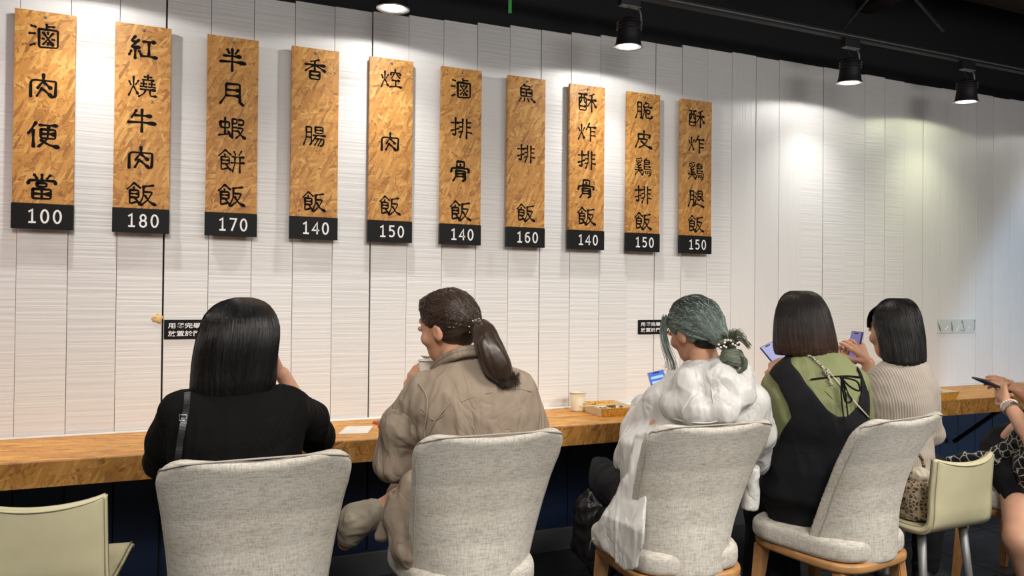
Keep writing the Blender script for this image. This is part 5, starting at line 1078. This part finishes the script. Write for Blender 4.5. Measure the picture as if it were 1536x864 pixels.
    r1 = surf_line(fg, g, [(1188, 530), (1200, 528), (1215, 535), (1228, 545), (1238, 556)], .0065); tube('braided_section', r1, .0062, M['rope'], lan, 10)
    tube('braided_end', surf_line(fg, g, [(1241, 560), (1245, 571), (1247, 578)], .006), .0055, M['rope'], lan, 10); kp = r1[-1]; big_ball('knot', kp+np.array([.003, -.004, -.006]), (.014, .011, .015), M['rope'], lan, 3)
    tube('thin_cord', surf_line(fg, g, [(1242, 556), (1258, 575), (1276, 596), (1290, 612), (1303, 626)], .005), .0032, M['cord'], lan, 8)
    return fg, ph, H
fgD, phD, HD = person_olive(); p_ = fgD.world(phD)
phone('phone', fgD.world(fgD.q(1166, 536, .44)), (CAM-p_)+np.array([1.6, 0, 1.6]), unit([-.35, .0, .9]), M['purplecase'], M['scr_lav'], 'phone with a pale screen held left of the brown-tipped bob', 0)
# shoes under the counter
for k, (x, y) in enumerate(((2.90, -.66), (3.16, -.46))):
    s = thing('shoe', ['black shoe with a pale sole on the floor, nearer the aisle', 'black shoe with a pale sole on the floor, nearer the wall'][k], 'shoe', (x, y, 0.0042), math.radians(40+25*k)); f = union([cone((-.08, 0, .045), (.03, 0, .035), .036, .034), cone((.03, 0, .030), (.12, 0, .026), .034, .024)], .02)
    f2 = (lambda f: lambda P: smax(f(P), .014-P[:, 2], .003))(f); sdf_obj('upper', f2, (-.14, -.06, .0), (.17, .06, .10), .005, M['shoeblack'], s); sdf_obj('sole', loft([(0.001, .018, .137, 0, .042), (.014, .018, .14, 0, .044)], n=3, cap=.002), (-.14, -.06, -.006), (.18, .06, .024), .004, M['sole'], s)
# ---- person 5: black bob, beige ribbed top --------------------------------------------------------------------------
def person_beige():
    fg = Fig(1348, 3.10, 'person with a straight black bob and beige ribbed top, holding up a phone'); q = fg.q
    H = Head(q(1341, 500, .05), 48, -6, 0, 1.0)
    neck = q(1355, 556, .0); hip = fg.loc(2.72, -1.20, .57); sL, sR = q(1312, 580, .02), q(1388, 580, -.02); eL, wL = q(1290, 640, .22), q(1303, 545, .26); eR, wR = q(1398, 650, .14), q(1262, 560, .40); ph = q(1280, 521, .30)
    hd, tips = hand(wL, q(1277, 508, .28)-wL, unit([.35, -.8, .4]), -1, .42, .25, scale=1.02); hd2, tips2 = hand(q(1258, 556, .34), q(1262, 520, .30)-q(1258, 556, .34), unit([-.2, -.9, .3]), 1, .5, .3)
    fs = [H.f(), chain([H.p(0, -.015, -.06), neck, neck+[0, 0, -.05]], [.050, .054, .07], .02), loft([(.48, hip[0], .12, hip[1], .09), (.68, hip[0], .12, hip[1], .09), (neck[2]-.10, neck[0], .13, neck[1]-.01, .08), (neck[2]-.03, neck[0], .09, neck[1], .05)], cap=.02),
          chain([sL, eL, wL], [.042, .036, .026], .02), chain([sR, eR, q(1258, 556, .34)], [.042, .036, .024], .02), hd, hd2]
    for sx in (-1, 1):
        h_ = np.array([hip[0]+sx*.09, hip[1]+.02, .54]); k_ = np.array([hip[0]+sx*.09+.08, hip[1]+.40, .53]); a_ = np.array([hip[0]+sx*.08+.05, hip[1]+.34, .09]); fs += [chain([h_, k_, a_], [.080, .056, .036], .03), cone(a_+[0, -.02, -.03], a_+[0, .12, -.055], .035, .025)]
    sdf_obj('body', union(fs, .011), (-.42, -.26, .0), (.36, .62, 1.42), .0047, M['skin'], fg.t); nails(tips, fg.t); eyes(H, fg.t)
    rows = [(538, 1335, 1388, -.0, .05), (545, 1318, 1396, -.005, .075), (556, 1304, 1400, -.01, .095), (572, 1297, 1404, -.015, .11), (600, 1296, 1405, -.02, .12), (640, 1300, 1404, -.01, .115)]
    f = union([fg.loft(rows, fg.lows(hip, (.78, .64, .50), (.15, .165, .17), (.11, .125, .13)), n=2.4), chain([q(1312, 578, .02), q(1300, 600, .10), eL], [.050, .050, .045], .03), chain([eL, eL*.35+wL*.65], [.045, .038], .02), chain([q(1388, 585, -.01), eR], [.048, .042], .03), chain([eR, eR*.4+q(1258, 556, .34)*.6], [.042, .034], .02)], .03)
    sdf_obj('knit_top', wrinkles(f, .0035, (9, 11, 9), 101), (-.40, -.24, .44), (.30, .48, 1.16), .0052, M['ribbed'], fg.t)
    hr = [(447, 1332, 1362, .04, .04), (452, 1322, 1371, .04, .062), (461, 1314, 1378, .04, .085), (474, 1309, 1383, .04, .10), (490, 1310, 1386, .035, .108), (505, 1316, 1388, .03, .108), (520, 1319, 1389, .02, .106), (535, 1321, 1390, .01, .104), (545, 1326, 1389, .0, .10)]
    bob(fg, hr, M['hair5'], H, seed=14, N=1800, n=2.1)
    P = []; r = np.random.RandomState(4)
    for k in range(420): x = r.uniform(-.062, .062); y_ = -.35*abs(x); P.append(np.array(catmull([H.p(x*.5, .035, .128), H.p(x, .078+y_, .100), H.p(x*1.05, .096+y_, .068), H.p(x*1.08, .099+y_, .034-r.uniform(0, .006))], 3)))
    strands('fringe', np.array(P), M['hair5'], fg.t, .0014, .0009)
    tf = union([chain([[hip[0]-.09, hip[1], .55], [hip[0]-.01, hip[1]+.40, .53], [hip[0]-.03, hip[1]+.35, .12]], [.10, .075, .055], .03), chain([[hip[0]+.09, hip[1], .55], [hip[0]+.17, hip[1]+.40, .53], [hip[0]+.14, hip[1]+.35, .12]], [.10, .075, .055], .03)], .03)
    sdf_obj('trousers', wrinkles(tf, .005, (12, 12, 9), 111), (-.36, -.20, .04), (.42, .62, .72), .007, M['trouser'], fg.t)
    for sx in (-1, 1): shoe(fg, [hip[0]+sx*.08+.05, hip[1]+.34, .09], (0, 1), M['shoeblack'])
    return fg, ph
fgE, phE = person_beige(); p_ = fgE.world(phE)
phone('phone', p_, unit([-.95, .16, .24]), unit([-.30, .05, .95]), M['purplecase'], M['scr_pur'], 'dark phone with a violet screen held up by the person in the ribbed top', 0)
# ---- person 6: at the right edge, forearms with bracelets, patterned wrap, bare knee ---------------------------------------
def person_edge():
    fg = Fig(1580, 3.2, 'person at the right edge in a black and white wrap with bracelets, holding a phone'); q = fg.q
    H = Head(q(1625, 480, .0), 70, -14, 0, 1.0); neck = q(1632, 550, .0); hip = fg.loc(3.53, -1.22, .58); sN, sF = q(1608, 590, -.16), q(1600, 590, .18); eN, wN = q(1556, 668, -.18), q(1513, 608, .0); eF, wF = q(1590, 640, .24), q(1530, 588, .14)
    hd, tips = hand(wN, q(1496, 578, .08)-wN, unit([-.2, -.85, -.3]), -1, .35, .2, thumb=.5); hd2, tips2 = hand(wF, q(1500, 572, .12)-wF, unit([-.1, -.5, .8]), 1, .40, .2)
    kn = q(1531, 812, -.15); ft = q(1550, 985, -.12); ft[2] = .09; kf = q(1560, 790, .16); ff = q(1565, 930, .14); ff[2] = .09
    fs = [H.f(), chain([H.p(0, -.015, -.06), neck, neck+[0, 0, -.05]], [.050, .054, .07], .02), loft([(.44, hip[0], .13, hip[1], .17), (.68, hip[0], .11, hip[1], .14), (neck[2]-.10, neck[0], .09, neck[1], .16), (neck[2]-.03, neck[0], .05, neck[1], .09)], cap=.02),
          chain([sN, eN, wN], [.046, .042, .027], .02), chain([sF, eF, wF], [.044, .038, .025], .02), hd, hd2, chain([hip+[0, -.09, .03], kn, ft], [.085, .062, .040], .03), cone(ft, ft+[-.14, 0, -.03], .035, .025), chain([hip+[0, .09, .03], kf, ff], [.085, .062, .040], .03)]
    sdf_obj('body', union(fs, .011), (-.42, -.55, .0), (.34, .42, 1.42), .005, M['skin'], fg.t); nails(tips, fg.t); eyes(H, fg.t)
    rows = [(545, 1622, 1665, .0, .09), (565, 1600, 1680, .0, .17), (610, 1592, 1690, .0, .20), (680, 1600, 1705, .0, .18)]
    f = union([fg.loft(rows, fg.lows(hip, (.66, .52), (.15, .15), (.15, .15)), n=2.4), chain([sN, sN*.4+eN*.6], [.06, .055], .02), chain([sF, sF*.4+eF*.6], [.06, .055], .02)], .03); sdf_obj('wrap_top', wrinkles(f, .006, (12, 12, 9), 121), (-.20, -.34, .38), (.34, .36, 1.18), .006, M['scarf'], fg.t)
    sc = union([chain([q(1592, 625, -.02), q(1540, 660, -.02), q(1500, 684, .05), q(1450, 688, .10), q(1425, 690, .12)], [.06, .052, .034, .02, .014], .03), chain([q(1560, 660, -.10), q(1548, 700, -.06), q(1550, 735, -.04)], [.05, .06, .05], .03)], .03)
    sdf_obj('wrap_shawl', wrinkles(sc, .009, (20, 20, 20), 131), q(1405, 790, 0)+[-.02, -.30, 0], q(1620, 600, 0)+[.05, .36, .06], .005, M['scarf'], fg.t)
    sk = union([chain([hip+[0, 0, .02], q(1560, 740, -.02)], [.16, .14], .03)], .03); sdf_obj('skirt', wrinkles(sk, .006, (12, 12, 9), 141), hip+[-.42, -.30, -.22], hip+[.26, .30, .24], .008, M['blackdress'], fg.t)
    hr = [(425, 1600, 1640, .0, .05), (440, 1585, 1660, .0, .09), (470, 1578, 1675, .0, .105), (510, 1590, 1680, .0, .10), (560, 1605, 1682, .0, .09)]; bob(fg, hr, M['hair1'], H, seed=19, N=300)
    ax = unit(wN-eN); A = unit(np.cross(ax, [0, 0, 1])); B = np.cross(ax, A)
    for k, (o, mt, nm, rb) in enumerate(((.010, M['pearl'], 'bead_bracelet', .0052), (-.014, M['steel'], 'watch_bracelet', .0)) ):
        c = wN+ax*(o-.012); r_ = .0325
        if rb:
            br = thing(nm, 'string of pale round beads on the wrist at the right edge', 'bracelet', fg.O, math.atan2(fg.R[1], fg.R[0]))
            for a in np.linspace(0, 6.283, 21)[:-1]: big_ball('bead', c+r_*(math.cos(a)*A+math.sin(a)*B), rb, mt, br, 2)
        else:
            br = thing(nm, 'silver link watch bracelet on the wrist behind the pale beads', 'watch', fg.O, math.atan2(fg.R[1], fg.R[0])); r_ = .034
            for a in np.linspace(0, 6.283, 25)[:-1]:
                x = -math.sin(a)*A+math.cos(a)*B; n = math.cos(a)*A+math.sin(a)*B; R = Matrix([[x[0], ax[0], n[0], 0], [x[1], ax[1], n[1], 0], [x[2], ax[2], n[2], 0], [0, 0, 0, 1]]); R.translation = Vector(c+r_*n); box('link', (-.0040, .0040, -.009, .009, -.0018, .0018), mt, br, bev=.0012, M=R)
    shoe(fg, ft*[1, 1, 0]+[0, 0, .09], (-1, 0), M['shoeblack']); shoe(fg, ff*[1, 1, 0]+[0, 0, .09], (-1, 0), M['shoeblack'])
    return fg
fgF = person_edge()
p_ = fgF.world(fgF.q(1488, 576, .10)); phone('phone', p_, unit([-.25, -.35, .9])+np.array([.6, .2, 0]), unit([-.75, .25, .60]), M['phonebody'], M['phonebody'], 'dark phone held in the braceleted hands at the right edge', 0)
# lace bag on the cream chair
lb = thing('lace_bag', 'brown lace and knit bag on the seat of the right cream chair', 'bag', (2.605, -1.405, .474)); fb_ = union([loft([(0.0, 0, .062, 0, .07), (.08, 0, .070, 0, .072), (.13, -.005, .06, 0, .055), (.145, -.005, .05, 0, .045)], n=2.6, cap=.015)], .02)
sdf_obj('bag_body', wrinkles(fb_, .006, (22, 22, 22), 151), (-.14, -.13, -.02), (.14, .13, .20), .005, M['lace'], lb)
tube('handle', catmull([(-.05, -.02, .16), (-.045, -.02, .21), (.0, -.01, .245), (.045, 0, .21), (.05, 0, .16)], 6), .007, M['lace'], lb)
sdf_obj('knit_bundle', wrinkles(ell((.01, .0, .165), (.045, .045, .028)), .006, (30, 30, 30), 161), (-.08, -.08, .14), (.10, .08, .25), .005, M['cord'], lb)
